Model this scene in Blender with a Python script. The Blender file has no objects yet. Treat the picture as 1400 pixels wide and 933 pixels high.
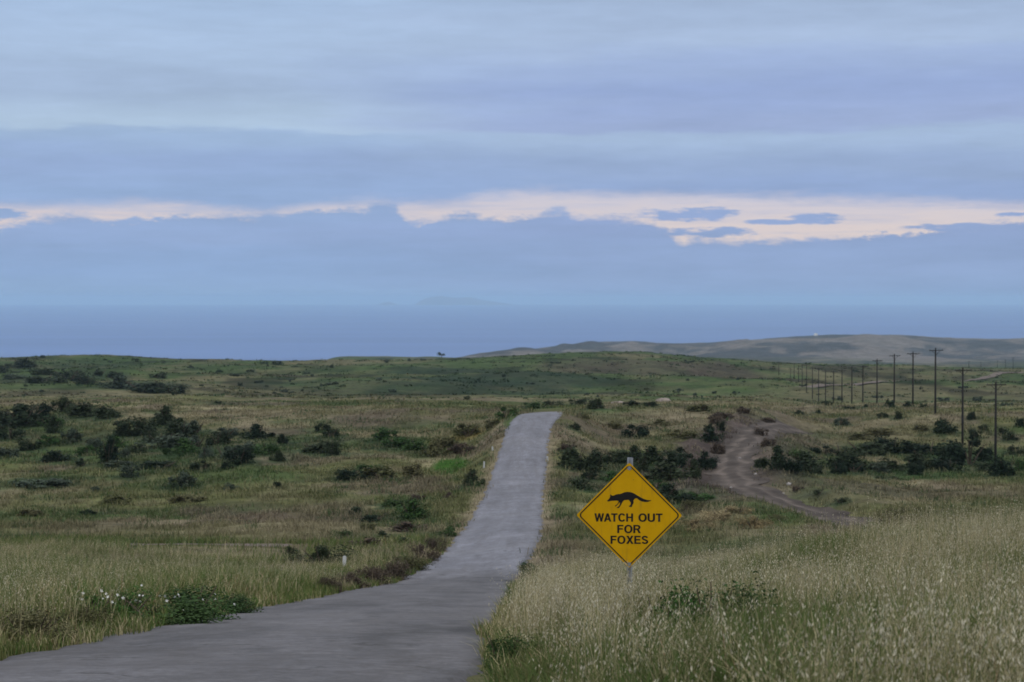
import bpy, bmesh, math, random
import numpy as np
from mathutils import Vector, Matrix

rng = np.random.default_rng(7)
random.seed(7)
SC = bpy.context.scene
COL = SC.collection
R = math.radians
EYE = 150.0          # metres above the sea
F = 2722.0           # focal length in photo pixels (70 mm lens, 1400 px wide)
LV = 408.0           # photo row of eye level

# ------------------------------------------------------------------ helpers
def link(o, parent=None):
    COL.objects.link(o)
    if parent is not None:
        o.parent = parent
    return o

def tag(o, label=None, cat=None, group=None, kind=None):
    if label: o['label'] = label
    if cat: o['category'] = cat
    if group: o['group'] = group
    if kind: o['kind'] = kind
    return o

def empty(name, loc, rz=0.0):
    o = bpy.data.objects.new(name, None)
    o.empty_display_size = 0.2
    o.location = loc
    o.rotation_euler = (0, 0, rz)
    return link(o)

def np_mesh(name, verts, faces, mat=None, colors=None, smooth=False):
    """faces: list of int arrays (n,k) - several arrays of different k allowed"""
    me = bpy.data.meshes.new(name)
    verts = np.asarray(verts, dtype=np.float32)
    if not isinstance(faces, (list, tuple)):
        faces = [faces]
    faces = [np.asarray(f, dtype=np.int32) for f in faces if len(f)]
    me.vertices.add(len(verts))
    me.vertices.foreach_set('co', verts.ravel())
    loops = np.concatenate([f.ravel() for f in faces])
    tot = np.concatenate([np.full(len(f), f.shape[1], dtype=np.int32) for f in faces])
    st = np.concatenate([[0], np.cumsum(tot)[:-1]]).astype(np.int32)
    me.loops.add(len(loops))
    me.loops.foreach_set('vertex_index', loops)
    me.polygons.add(len(tot))
    me.polygons.foreach_set('loop_start', st)
    me.polygons.foreach_set('loop_total', tot)
    if smooth:
        me.polygons.foreach_set('use_smooth', np.ones(len(tot), dtype=bool))
    me.update(calc_edges=True)
    if colors is not None:
        a = me.color_attributes.new('tint', 'FLOAT_COLOR', 'POINT')
        c = np.ones((len(verts), 4), dtype=np.float32)
        c[:, :3] = colors
        a.data.foreach_set('color', c.ravel())
    if mat is not None:
        me.materials.append(mat)
    me.validate()
    return me

def obj(name, me, parent=None, loc=(0, 0, 0)):
    o = bpy.data.objects.new(name, me)
    o.location = loc
    return link(o, parent)

class MB:
    """collects boxes, tubes and prisms into one mesh"""
    def __init__(s):
        s.v, s.f = [], []
    def box(s, c, d, rot=None):
        b = len(s.v)
        for sx in (-1, 1):
            for sy in (-1, 1):
                for sz in (-1, 1):
                    p = Vector((sx * d[0] / 2, sy * d[1] / 2, sz * d[2] / 2))
                    if rot is not None: p = rot @ p
                    s.v.append(p + Vector(c))
        for q in ((0, 1, 3, 2), (4, 6, 7, 5), (0, 4, 5, 1), (2, 3, 7, 6), (0, 2, 6, 4), (1, 5, 7, 3)):
            s.f.append([b + i for i in q])
        return s
    def tube(s, pts, rad, n=8):
        b = len(s.v)
        pts = [Vector(p) for p in pts]
        for i, p in enumerate(pts):
            t = (pts[min(i + 1, len(pts) - 1)] - pts[max(i - 1, 0)]).normalized()
            a = t.cross(Vector((0.13, 1, 0.07))).normalized()
            c = t.cross(a)
            r = rad[i] if isinstance(rad, (list, tuple)) else rad
            for k in range(n):
                an = 2 * math.pi * k / n
                s.v.append(p + a * (r * math.cos(an)) + c * (r * math.sin(an)))
        for i in range(len(pts) - 1):
            for k in range(n):
                k2 = (k + 1) % n
                s.f.append([b + i * n + k, b + i * n + k2, b + (i + 1) * n + k2, b + (i + 1) * n + k])
        s.f.append([b + k for k in range(n)][::-1])
        s.f.append([b + (len(pts) - 1) * n + k for k in range(n)])
        return s
    def prism(s, poly, y0, y1):
        """polygon in XZ pulled from y0 (front) to y1"""
        b = len(s.v); n = len(poly)
        for y in (y0, y1):
            for (x, z) in poly: s.v.append(Vector((x, y, z)))
        s.f.append([b + i for i in range(n)])
        s.f.append([b + n + i for i in range(n)][::-1])
        for i in range(n):
            j = (i + 1) % n
            s.f.append([b + j, b + i, b + n + i, b + n + j])
        return s
    def mesh(s, name, mat, smooth=False):
        me = bpy.data.meshes.new(name)
        me.from_pydata([tuple(v) for v in s.v], [], s.f)
        bm = bmesh.new(); bm.from_mesh(me)
        bmesh.ops.recalc_face_normals(bm, faces=bm.faces)
        bm.to_mesh(me); bm.free()
        if smooth:
            for p in me.polygons: p.use_smooth = True
        me.materials.append(mat)
        return me

# value noise -------------------------------------------------------
def _hash(ix, iy, seed):
    h = (ix.astype(np.int64) * 374761393 + iy.astype(np.int64) * 668265263 + seed * 1274126177) & 0xFFFFFFFF
    h = ((h ^ (h >> 13)) * 1274126177) & 0xFFFFFFFF
    h = h ^ (h >> 16)
    return (h & 0xFFFFFF) / float(0xFFFFFF)

def vnoise(x, y, seed=0):
    x = np.asarray(x, float); y = np.asarray(y, float)
    ix = np.floor(x); iy = np.floor(y)
    fx = x - ix; fy = y - iy
    fx = fx * fx * fx * (fx * (fx * 6 - 15) + 10); fy = fy * fy * fy * (fy * (fy * 6 - 15) + 10)
    a = _hash(ix, iy, seed); b = _hash(ix + 1, iy, seed)
    c = _hash(ix, iy + 1, seed); d = _hash(ix + 1, iy + 1, seed)
    return (a + (b - a) * fx) * (1 - fy) + (c + (d - c) * fx) * fy

def fbm(x, y, seed=0, oct=4):
    s = 0; a = 0.5; t = 0
    x = np.asarray(x, float); y = np.asarray(y, float)
    for o in range(oct):
        s = s + a * vnoise(x, y, seed + o * 17); t += a
        x, y = x * 1.62 + y * 1.18 + 7.3, y * 1.62 - x * 1.18 + 3.1
        a *= 0.5
    return s / t          # 0..1

def sstep(a, b, x):
    t = np.clip((np.asarray(x, float) - a) / (b - a), 0, 1)
    return t * t * (3 - 2 * t)

# ------------------------------------------------------------------ terrain
# survey of the land: for bearings (given as photo columns) the depth in metres and
# the depression of the ground there
NEAR = [(1.5, 1.62), (4, 1.8), (8, 2.05), (11, 2.4)]
def col(pts, ridge, far, near_extra=()):
    out = list(NEAR)
    out += [(d, d * (r - LV) / F) for d, r in pts]
    out.append((1200, 1200 * (ridge - LV) / F))
    out += [(d, d * (r - LV) / F) for d, r in far]
    last = out[-1][0]
    out += [(last + 900, 153.0), (last + 1500, 156.0), (30000, 156.0)]
    return out
SEAFAR = [(1500, 512), (1900, 560), (2500, 565)]
def FARC(rdg, low, top):
    return [(1350, rdg + 3), (1700, rdg + 7), (2300, rdg + 5), (3000, low), (3500, low * .62 + top * .38), (4000, low * .3 + top * .7),
            (4500, top), (4700, top + .8), (5300, top + 14), (6000, top + 30)]
P0 = [(15, 928), (18, 905), (30, 842), (45, 803), (71, 772), (93, 751), (131, 716), (163, 682), (200, 641), (240, 603), (280, 572),
      (320, 553), (370, 546), (430, 546.5), (500, 546), (650, 531), (850, 510), (1050, 495)]
P2 = [(15, 930), (18, 908), (30, 845), (45, 809), (71, 781), (93, 753), (131, 712), (163, 676), (200, 634), (240, 594), (280, 565),
      (320, 550), (370, 546), (430, 546.5), (500, 546), (650, 533), (850, 514), (1050, 500)]
P4 = [(15, 932), (20, 891), (30, 848), (45, 820), (71, 793), (93, 756), (131, 706), (163, 666), (200, 625), (240, 587), (280, 561),
      (320, 549), (370, 546), (430, 546.5), (500, 546), (650, 536), (850, 517), (1050, 502)]
P54 = [(15, 934), (20, 891), (30, 848), (45, 820), (71, 799), (80, 779), (93, 757), (131, 704), (163, 660), (200, 616), (240, 580), (280, 557),
       (330, 549), (400, 546), (500, 545), (650, 535), (900, 511)]
P70 = [(15, 934), (20, 891), (30, 848), (45, 819), (71, 799), (80, 775), (93, 742), (112, 716), (131, 697), (150, 668), (163, 645), (180, 610),
       (193, 580), (203, 563), (210, 562), (225, 567), (260, 568), (330, 557), (400, 548), (500, 545), (650, 535), (900, 509)]
P76 = [(15, 934), (20, 890), (30, 848), (45, 819), (60, 806), (71, 797), (80, 775), (93, 743), (112, 716), (131, 697), (150, 668), (163, 646), (180, 616),
       (193, 588), (205, 570), (215, 563), (230, 565), (260, 564), (330, 555), (400, 548), (500, 545), (650, 536), (900, 512)]
P86 = [(15, 933), (20, 888), (30, 844), (45, 810), (60, 800), (75, 782), (93, 748), (131, 695), (163, 655), (200, 608), (240, 573), (270, 559),
       (330, 553), (400, 548), (500, 545), (650, 537), (900, 514)]
P100 = [(15, 927), (20, 876), (30, 820), (38, 799), (45, 795), (60, 790), (80, 757), (110, 712), (140, 672), (165, 640), (200, 600), (230, 574),
        (260, 562), (300, 557), (400, 550), (600, 541), (900, 521)]
P115 = [(15, 920), (20, 862), (30, 792), (35, 773), (41, 769), (50, 777), (65, 780), (85, 748), (105, 717), (125, 694), (150, 672), (180, 650), (215, 628),
        (250, 600), (290, 568), (330, 557), (445, 556.5), (520, 554), (560, 549), (620, 543), (690, 536), (800, 532), (950, 524)]
P130 = [(15, 916), (20, 854), (30, 780), (36, 759), (42, 755), (52, 765), (70, 762), (90, 738), (120, 705), (150, 680), (180, 660), (217, 638), (243, 606),
        (278, 566), (300, 559), (327, 556.5), (450, 555.5), (550, 551), (620, 544), (690, 537), (800, 533), (950, 525)]
P140 = [(15, 912), (20, 848), (30, 772), (36, 751), (42, 746), (52, 757), (70, 758), (90, 736), (120, 705), (150, 680), (180, 660), (217, 638), (243, 606),
        (278, 568), (300, 560), (327, 557), (450, 555), (550, 550), (620, 543), (690, 537), (800, 533), (950, 524)]
STRIP = [(1500, 498), (1900, 497), (2300, 490.5), (2500, 489), (2750, 489.5), (3000, 494)]
COLS = [
    (-900, col(P0, 488, SEAFAR)), (-100, col(P0, 489, SEAFAR)), (0, col(P0, 487, SEAFAR)), (30, col(P0, 483, SEAFAR)),
    (90, col(P0, 480.5, SEAFAR)), (165, col(P2, 479.5, SEAFAR)),
    (205, col(P2, 486, SEAFAR)), (240, col(P2, 491, SEAFAR)), (400, col(P4, 490, SEAFAR)), (425, col(P4, 490.5, STRIP)), (540, col(P54, 491, STRIP)),
    (600, col(P54, 490, STRIP)), (640, col(P54, 488.5, FARC(490, 491, 486.5))), (700, col(P70, 486, FARC(487, 490, 480))), (760, col(P76, 482.5, FARC(485, 489, 472.5))),
    (800, col(P76, 480.5, FARC(484, 488, 468))), (830, col(P86, 479.5, FARC(484, 488, 466))), (870, col(P86, 479.5, FARC(484, 488, 465))), (900, col(P86, 481, FARC(485, 489, 469.5))),
    (940, col(P86, 487, FARC(488, 489, 469.5))), (1000, col(P100, 490.5, FARC(491, 490, 466.5))), (1060, col(P100, 494.5, FARC(495, 492, 461))),
    (1110, col(P115, 497, FARC(497, 494, 456.5))), (1170, col(P115, 498, FARC(498, 494, 457.5))), (1230, col(P130, 499.5, FARC(499, 496, 457.5))),
    (1280, col(P130, 500.5, FARC(500, 497, 459.5))), (1320, col(P130, 501.5, FARC(501, 497, 462.5))), (1360, col(P140, 502, FARC(502, 497, 461))),
    (1420, col(P140, 502.5, FARC(502, 497, 460.5))), (1600, col(P140, 502, FARC(502, 497, 464))), (2300, col(P140, 500, FARC(500, 497, 462)))]
_LD = np.linspace(math.log(1.5), math.log(9000), 900)
_UG = np.arange(-900, 2301, 10.0)
_D = np.exp(_LD)
_tab = np.array([np.interp(_D, [p[0] for p in c[1]], [p[1] for p in c[1]]) for c in COLS])   # drop per column
_cu = np.array([c[0] for c in COLS], float)
DROP = np.empty((len(_UG), len(_D)))
for j in range(len(_D)):
    DROP[:, j] = np.interp(_UG, _cu, _tab[:, j])
def gsm(a, s, ax):
    r = int(3 * s) + 1
    k = np.exp(-0.5 * (np.arange(-r, r + 1) / s) ** 2); k /= k.sum()
    p = [(0, 0), (0, 0)]; p[ax] = (r, r)
    b = np.pad(a, p, mode='edge')
    return np.apply_along_axis(lambda v: np.convolve(v, k, mode='valid'), ax, b)
DROP = gsm(gsm(DROP, 4.0, 1), 2.2, 0)

def base_h(x, y):
    x = np.asarray(x, float); y = np.asarray(y, float)
    d = np.maximum(y, 1.6)
    u = np.clip(700 + F * x / np.maximum(d, 14.0), -899, 2299)
    fu = (u + 900) / 10.0
    fd = (np.log(np.minimum(d, 8990)) - _LD[0]) / (_LD[1] - _LD[0])
    iu = np.clip(fu.astype(int), 0, len(_UG) - 2); jd = np.clip(fd.astype(int), 0, len(_D) - 2)
    a = fu - iu; b = fd - jd
    dr = (DROP[iu, jd] * (1 - a) + DROP[iu + 1, jd] * a) * (1 - b) + (DROP[iu, jd + 1] * (1 - a) + DROP[iu + 1, jd + 1] * a) * b
    return EYE - dr

# road edges: depth, left x, right x
ROAD = np.array([(-60, -6.4, -1.6), (-20, -5.4, -.6), (0, -5.0, -.38), (18, -4.66, -.18), (30, -4.55, -.05), (45, -4.45, .06), (62, -4.3, .1), (71, -4.12, .15), (80, -3.75, .5),
                 (93, -3.2, 1.3), (112, -2.75, 1.72), (131, -2.5, 1.97), (150, -2.0, 2.45), (163, -1.74, 2.8), (180, -1.2, 3.24), (193, -.75, 3.75),
                 (203, 0.0, 4.7), (212, .7, 5.3), (230, 1.2, 5.8), (260, 2.2, 6.8), (300, 3.5, 8)])
def road_lr(y):
    return np.interp(y, ROAD[:, 0], ROAD[:, 1]), np.interp(y, ROAD[:, 0], ROAD[:, 2])
def road_out(x, y):
    """signed distance outside the road edge (negative on the road)"""
    l, r = road_lr(y)
    o = np.maximum(l - x, x - r)
    return np.where(np.asarray(y) > 300, 99.0, o)

def polyline_dist(x, y, pts):
    best = np.full(np.shape(x), 1e9)
    for (ax, ay), (bx, by) in zip(pts[:-1], pts[1:]):
        vx, vy = bx - ax, by - ay
        t = np.clip(((x - ax) * vx + (y - ay) * vy) / (vx * vx + vy * vy), 0, 1)
        best = np.minimum(best, np.hypot(x - ax - t * vx, y - ay - t * vy))
    return best
def ux(u, d): return (u - 700) / F * d
TRACK = [(ux(u, d), d) for d, u in ((104, 1230), (116, 1180), (126, 1140), (136, 1090), (146, 1045), (157, 1012), (170, 1000), (184, 1000), (197, 1010), (210, 1024),
                                    (224, 1038), (238, 1053), (250, 1068), (262, 1090))]
PATH = [(ux(u, d), d) for d, u in ((96.5, 130), (97, 220), (97.5, 300), (97, 380), (96.3, 430))]
FART = [(ux(u, d), d) for d, u in ((700, 1090), (740, 1150), (800, 1215), (860, 1262), (960, 1320), (1060, 1380), (1130, 1450), (1180, 1600))]

def H(x, y):
    x = np.asarray(x, float); y = np.asarray(y, float)
    h = base_h(x, y)
    ro = road_out(x, y)
    td = polyline_dist(x, y, TRACK)
    away = sstep(.3, 4.0, ro) * sstep(2.0, 6.0, td)
    h = h + away * (fbm(x / 7.0, y / 7.0, 3, 4) - .5) * (.22 + .5 * sstep(60, 140, y))
    h = h + away * (fbm(x / 34.0, y / 34.0, 5, 3) - .5) * 1.5 * sstep(90, 220, y)
    h = h + (fbm(x / 150.0, y / 150.0, 9, 4) - .5) * 9 * sstep(450, 800, y) * (1 - sstep(1000, 1200, y) * (1 - sstep(1400, 2000, y)))
    h = h + (fbm(x / 60.0, y / 60.0, 11, 4) - .5) * 3.2 * sstep(480, 800, y) * (1 - sstep(1200, 2000, y))
    h = h + (fbm(x / 150.0, y / 300.0, 12, 5) - .5) * 50 * sstep(4, 30, h) * sstep(2900, 3700, y) * (1 - .90 * sstep(3900, 4400, y))
    # road bed: tiny bank beside the tarmac, gully beside the track
    h = h + .12 * sstep(.2, 1.2, ro) * (1 - sstep(1.5, 3.5, ro)) * (np.asarray(y) < 230)
    h = h - .75 * (1 - sstep(1.6, 4.6, td)) + (fbm(x / 1.3, y / 1.8, 29, 4) - .5) * .8 * sstep(2.0, 3.5, td) * (1 - sstep(6, 11, td)) * sstep(125, 150, y)
    return h

def depth_at(u, row, dmin=12.0):
    d = np.exp(np.linspace(math.log(dmin), math.log(5200), 1600))
    x = ux(u, d)
    r = LV + (EYE - H(x, d)) / d * F
    k = np.argmax(r <= row)
    return float(d[k])
def at(u, row, dmin=12.0):
    d = depth_at(u, row, dmin)
    x = ux(u, d)
    return Vector((x, d, float(H(x, d))))

# ------------------------------------------------------------------ ground cover colour (albedo of what grows there plus some painted ridge shade and haze)
TAN = np.array((.198, .176, .108)); OLIVE = np.array((.104, .112, .046)); GREEN = np.array((.048, .082, .026))
BROWN = np.array((.135, .108, .082)); DIRT = np.array((.15, .118, .098)); LUSH = np.array((.038, .098, .014)); SAND = np.array((.30, .25, .17))
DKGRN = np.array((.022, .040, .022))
SHR = []      # low dark growth spreading round shrubs: (x, y, radius)
GREENS = []   # (x, y, rx, ry, strength, colour)
def patch(u, row, wpx, dlen, s, c, dmin=12.0):
    p = at(u, row, dmin)
    GREENS.append((p.x, p.y, wpx / F * p.y / 2, dlen, s, c))
patch(618, 640, 56, 8, 1.0, LUSH); patch(590, 622, 70, 9, .7, GREEN); patch(520, 610, 150, 14, .7, GREEN); patch(560, 690, 70, 8, .7, GREEN)
patch(470, 640, 120, 10, .5, OLIVE); patch(1200, 640, 330, 16, .9, GREEN); patch(1350, 630, 160, 16, .8, GREEN); patch(1090, 650, 90, 7, .8, GREEN)
patch(930, 668, 110, 9, .9, GREEN); patch(890, 645, 150, 12, .6, GREEN); patch(940, 680, 60, 4, .7, LUSH); patch(1070, 662, 50, 4, .6, OLIVE)
patch(700, 574, 24, 14, .9, GREEN); patch(740, 556, 90, 14, .7, GREEN); patch(90, 585, 180, 14, .7, GREEN); patch(150, 615, 260, 12, .5, GREEN); patch(300, 620, 200, 14, .55, GREEN)
patch(195, 528, 120, 40, .75, DKGRN); patch(90, 515, 150, 60, .6, DKGRN); patch(130, 492, 150, 80, .8, GREEN); patch(640, 532, 240, 60, .7, DKGRN)  # left ridge slope: its shade is painted in as darker green
patch(760, 540, 110, 40, .5, DKGRN); patch(860, 503, 240, 90, .6, BROWN * .55); patch(980, 506, 130, 70, .6, BROWN * .6); patch(960, 530, 260, 70, .5, GREEN)
patch(480, 505, 220, 90, .5, GREEN); patch(300, 505, 120, 80, .4, GREEN); patch(640, 500, 90, 60, .5, GREEN)
patch(760, 640, 40, 12, .6, OLIVE); patch(770, 700, 60, 10, .6, GREEN); patch(985, 700, 90, 10, .7, TAN); patch(1010, 725, 110, 8, .6, TAN)
patch(500, 768, 90, 5, .6, BROWN); patch(1250, 675, 300, 14, .6, BROWN); patch(700, 600, 30, 10, .3, OLIVE)
patch(60, 575, 200, 12, .6, DKGRN); patch(180, 592, 260, 12, .5, DKGRN); patch(290, 618, 160, 12, .5, DKGRN); patch(430, 605, 110, 10, .5, DKGRN)
patch(870, 636, 190, 9, .55, DKGRN); patch(930, 676, 90, 6, .6, DKGRN); patch(1240, 618, 260, 8, .6, DKGRN); patch(1330, 640, 170, 9, .55, DKGRN)
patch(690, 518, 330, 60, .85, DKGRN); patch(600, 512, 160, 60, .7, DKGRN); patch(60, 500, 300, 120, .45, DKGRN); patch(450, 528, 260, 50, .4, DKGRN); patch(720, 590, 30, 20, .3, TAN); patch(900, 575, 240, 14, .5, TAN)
patch(1220, 590, 300, 14, .45, TAN); patch(420, 560, 300, 18, .5, TAN); patch(530, 575, 180, 12, .4, BROWN); patch(640, 598, 60, 8, .6, np.array((.15, .115, .03)))
patch(120, 720, 300, 10, .4, BROWN); patch(420, 700, 180, 14, .4, BROWN); patch(300, 735, 300, 5, .5, OLIVE)

def cover(x, y):
    x = np.asarray(x, float); y = np.asarray(y, float)
    n1 = fbm(x / 26, y / 40, 21, 4)[..., None]; n2 = fbm(x / 6, y / 9, 31, 4)[..., None]; n3 = fbm(x / 13, y / 17, 41, 4)[..., None]
    n4 = fbm(x / 90, y / 140, 51, 4)[..., None]
    g = sstep(.36, .58, .5 * n1 + .5 * n2)
    c = TAN * (1 - g) + OLIVE * g
    gg = sstep(.54, .70, n3) * .75
    c = c * (1 - gg) + GREEN * gg
    b = sstep(.56, .72, fbm(x / 9, y / 14, 61, 4))[..., None] * .7
    c = c * (1 - b) + BROWN * b
    far = sstep(300, 700, y)[..., None]
    fg = sstep(.40, .60, .6 * n4 + .4 * n3)
    cf = (TAN * .40 + OLIVE * .38) * (1 - fg) + (GREEN * .85 + OLIVE * .1) * fg
    cf = cf * (1 - .6 * sstep(.50, .66, fbm(x / 22, y / 60, 57, 4))[..., None])
    c = c * (1 - far) + cf * far
    vf = sstep(2400, 3300, y)[..., None]
    n5 = (.6 * fbm(x / 110, y / 260, 71, 5) + .4 * fbm(x / 34, y / 80, 72, 4))[..., None]
    cv = np.array((.158, .146, .142)) * (1 - sstep(.40, .54, n5)) + np.array((.062, .070, .082)) * sstep(.40, .54, n5)  # far hills: blue of the haze mixed into the ground tones
    c = c * (1 - vf) + cv * vf
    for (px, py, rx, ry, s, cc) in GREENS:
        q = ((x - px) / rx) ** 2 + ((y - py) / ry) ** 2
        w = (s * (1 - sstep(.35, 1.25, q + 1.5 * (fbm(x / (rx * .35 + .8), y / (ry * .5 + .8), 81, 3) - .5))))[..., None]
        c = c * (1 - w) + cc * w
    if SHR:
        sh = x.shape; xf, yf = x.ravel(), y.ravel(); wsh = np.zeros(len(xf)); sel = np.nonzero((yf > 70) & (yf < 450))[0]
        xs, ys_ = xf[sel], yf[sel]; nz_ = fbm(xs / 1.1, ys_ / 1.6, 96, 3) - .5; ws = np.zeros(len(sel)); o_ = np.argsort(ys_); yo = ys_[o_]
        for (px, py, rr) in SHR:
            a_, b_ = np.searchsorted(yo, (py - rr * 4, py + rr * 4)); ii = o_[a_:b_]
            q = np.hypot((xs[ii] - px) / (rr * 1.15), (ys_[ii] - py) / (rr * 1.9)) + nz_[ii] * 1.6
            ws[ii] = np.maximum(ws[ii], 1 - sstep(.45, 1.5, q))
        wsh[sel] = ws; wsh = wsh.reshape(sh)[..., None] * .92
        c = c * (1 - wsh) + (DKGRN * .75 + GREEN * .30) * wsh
    # bare soil by the track, sandy road shoulders
    td = polyline_dist(x, y, TRACK)
    wob = (fbm(x / 4, y / 6, 91, 4) - .5) * 7
    w = (1 - sstep(4.2, 8.0, td + wob * 1.2) ) [..., None] * (1 - .6 * sstep(232, 262, y))[..., None] * sstep(122, 165, y)[..., None] * (.55 + .45 * sstep(0, 6, ux(1048, y) - x + 3)[..., None])
    c = c * (1 - w) + np.array((.098, .078, .070)) * (.45 + 1.0 * fbm(x / 1.7, y / 3, 93, 3)[..., None]) * w
    ro = road_out(x, y)
    w = ((.35 + .65 * sstep(14, 30, y)) * (1 - sstep(.15, 1.1, ro + (fbm(x / 1.2, y / 2.2, 95, 3) - .5) * 1.3)) * (np.asarray(y) < 190))[..., None] * .8
    c = c * (1 - w) + (SAND * .75) * w
    return c

# ------------------------------------------------------------------ materials
def new_mat(name):
    m = bpy.data.materials.new(name); m.use_nodes = True
    nt = m.node_tree
    bs = nt.nodes['Principled BSDF']
    bs.inputs['Roughness'].default_value = 0.85
    bs.inputs['Specular IOR Level'].default_value = 0.25
    return m, nt, bs
def N(nt, t, **kw):
    n = nt.nodes.new(t)
    for k, v in kw.items():
        if k in n.inputs: n.inputs[k].default_value = v
        else: setattr(n, k, v)
    return n
def noise(nt, vec, scale, detail=5, rough=.6, dist=0):
    n = N(nt, 'ShaderNodeTexNoise'); n.inputs['Scale'].default_value = scale
    n.inputs['Detail'].default_value = detail; n.inputs['Roughness'].default_value = rough; n.inputs['Distortion'].default_value = dist
    if vec is not None: nt.links.new(vec, n.inputs['Vector'])
    return n.outputs['Fac']
def maprange(nt, v, a, b, c, d):
    n = N(nt, 'ShaderNodeMapRange'); n.interpolation_type = 'SMOOTHSTEP'
    for i, q in zip((1, 2, 3, 4), (a, b, c, d)): n.inputs[i].default_value = q
    nt.links.new(v, n.inputs[0]); return n.outputs[0]
def mixc(nt, f, a, b, mode='MIX'):
    n = N(nt, 'ShaderNodeMix'); n.data_type = 'RGBA'; n.blend_type = mode
    for s, v in ((n.inputs[0], f), (n.inputs[6], a), (n.inputs[7], b)):
        if hasattr(v, 'is_output'): nt.links.new(v, s)
        elif isinstance(v, (int, float)): s.default_value = v
        else: s.default_value = (*v, 1) if len(v) == 3 else v
    return n.outputs[2]
def bump(nt, bs, h, strength, dist):
    b = N(nt, 'ShaderNodeBump'); b.inputs['Strength'].default_value = strength; b.inputs['Distance'].default_value = dist
    nt.links.new(h, b.inputs['Height']); nt.links.new(b.outputs[0], bs.inputs['Normal'])
def objvec(nt, scale=(1, 1, 1)):
    tc = N(nt, 'ShaderNodeTexCoord'); mp = N(nt, 'ShaderNodeMapping'); mp.inputs['Scale'].default_value = scale
    nt.links.new(tc.outputs['Object'], mp.inputs['Vector']); return mp.outputs[0]

def mat_plain(name, c, rough=.8, var=.25, scale=6.0, metal=0.0, spec=.25):
    m, nt, bs = new_mat(name)
    v = objvec(nt)
    f = noise(nt, v, scale)
    k = maprange(nt, f, .3, .7, 1 - var, 1 + var)
    cc = N(nt, 'ShaderNodeVectorMath'); cc.operation = 'SCALE'; cc.inputs[0].default_value = c
    nt.links.new(k, cc.inputs['Scale']); nt.links.new(cc.outputs[0], bs.inputs['Base Color'])
    bs.inputs['Roughness'].default_value = rough; bs.inputs['Metallic'].default_value = metal; bs.inputs['Specular IOR Level'].default_value = spec
    return m

# ground
m_ground, nt, bs = new_mat('ground')
at_ = N(nt, 'ShaderNodeAttribute'); at_.attribute_name = 'tint'
v = objvec(nt)
f1 = noise(nt, v, 1.3, 8, .7); f2 = noise(nt, v, .22, 6, .65); f3 = noise(nt, v, .035, 6, .65)
k1 = maprange(nt, f1, .25, .75, .62, 1.35); k2 = maprange(nt, f2, .3, .7, .72, 1.28); k3 = maprange(nt, f3, .3, .7, .75, 1.25)
mu = N(nt, 'ShaderNodeMath'); mu.operation = 'MULTIPLY'; nt.links.new(k1, mu.inputs[0]); nt.links.new(k2, mu.inputs[1])
mu2 = N(nt, 'ShaderNodeMath'); mu2.operation = 'MULTIPLY'; nt.links.new(mu.outputs[0], mu2.inputs[0]); nt.links.new(k3, mu2.inputs[1])
sc_ = N(nt, 'ShaderNodeVectorMath'); sc_.operation = 'SCALE'; nt.links.new(at_.outputs['Color'], sc_.inputs[0]); nt.links.new(mu2.outputs[0], sc_.inputs['Scale'])
nt.links.new(sc_.outputs[0], bs.inputs['Base Color']); bs.inputs['Roughness'].default_value = .95; bs.inputs['Specular IOR Level'].default_value = .05
bump(nt, bs, f1, .8, .25)

# blades / leaves with per-plant tint
def leaf_mat(name, mul=1.0, transl=.25):
    m, nt, bs = new_mat(name)
    a = N(nt, 'ShaderNodeAttribute'); a.attribute_name = 'tint'
    s = N(nt, 'ShaderNodeVectorMath'); s.operation = 'SCALE'; s.inputs['Scale'].default_value = mul
    nt.links.new(a.outputs['Color'], s.inputs[0])
    nt.links.new(s.outputs[0], bs.inputs['Base Color']); bs.inputs['Roughness'].default_value = .75; bs.inputs['Specular IOR Level'].default_value = .1
    tr = N(nt, 'ShaderNodeBsdfTranslucent'); nt.links.new(s.outputs[0], tr.inputs['Color'])
    mx = N(nt, 'ShaderNodeMixShader'); mx.inputs[0].default_value = transl
    nt.links.new(bs.outputs[0], mx.inputs[1]); nt.links.new(tr.outputs[0], mx.inputs[2])
    nt.links.new(mx.outputs[0], nt.nodes['Material Output'].inputs['Surface'])
    return m
m_grass = leaf_mat('grass_blades')

def shrub_mat(name, c, c2):
    m, nt, bs = new_mat(name)
    a = N(nt, 'ShaderNodeAttribute'); a.attribute_name = 'tint'
    oi = N(nt, 'ShaderNodeObjectInfo')
    cc = mixc(nt, oi.outputs['Random'], c, c2)
    s = N(nt, 'ShaderNodeMix'); s.data_type = 'RGBA'; s.blend_type = 'MULTIPLY'; s.inputs[0].default_value = 1
    nt.links.new(cc, s.inputs[6]); nt.links.new(a.outputs['Color'], s.inputs[7])
    nt.links.new(s.outputs[2], bs.inputs['Base Color']); bs.inputs['Roughness'].default_value = .8; bs.inputs['Specular IOR Level'].default_value = .08
    return m
m_dark = shrub_mat('dark_foliage', (.014, .026, .017), (.040, .054, .028))
m_green = shrub_mat('green_foliage', (.034, .075, .022), (.045, .08, .028))
m_olive = shrub_mat('olive_foliage', (.085, .090, .040), (.105, .10, .05))
m_greyg = shrub_mat('grey_green_foliage', (.052, .072, .052), (.065, .085, .06))
m_dead = shrub_mat('dead_brush', (.075, .058, .046), (.10, .078, .06))
m_straw = shrub_mat('straw_foliage', (.24, .19, .10), (.28, .23, .13))
m_weed = shrub_mat('weed_foliage', (.040, .105, .022), (.05, .11, .03))
m_stem = mat_plain('woody_stem', (.07, .055, .04))
m_flower = mat_plain('white_petals', (.80, .80, .78), var=.05)

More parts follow.
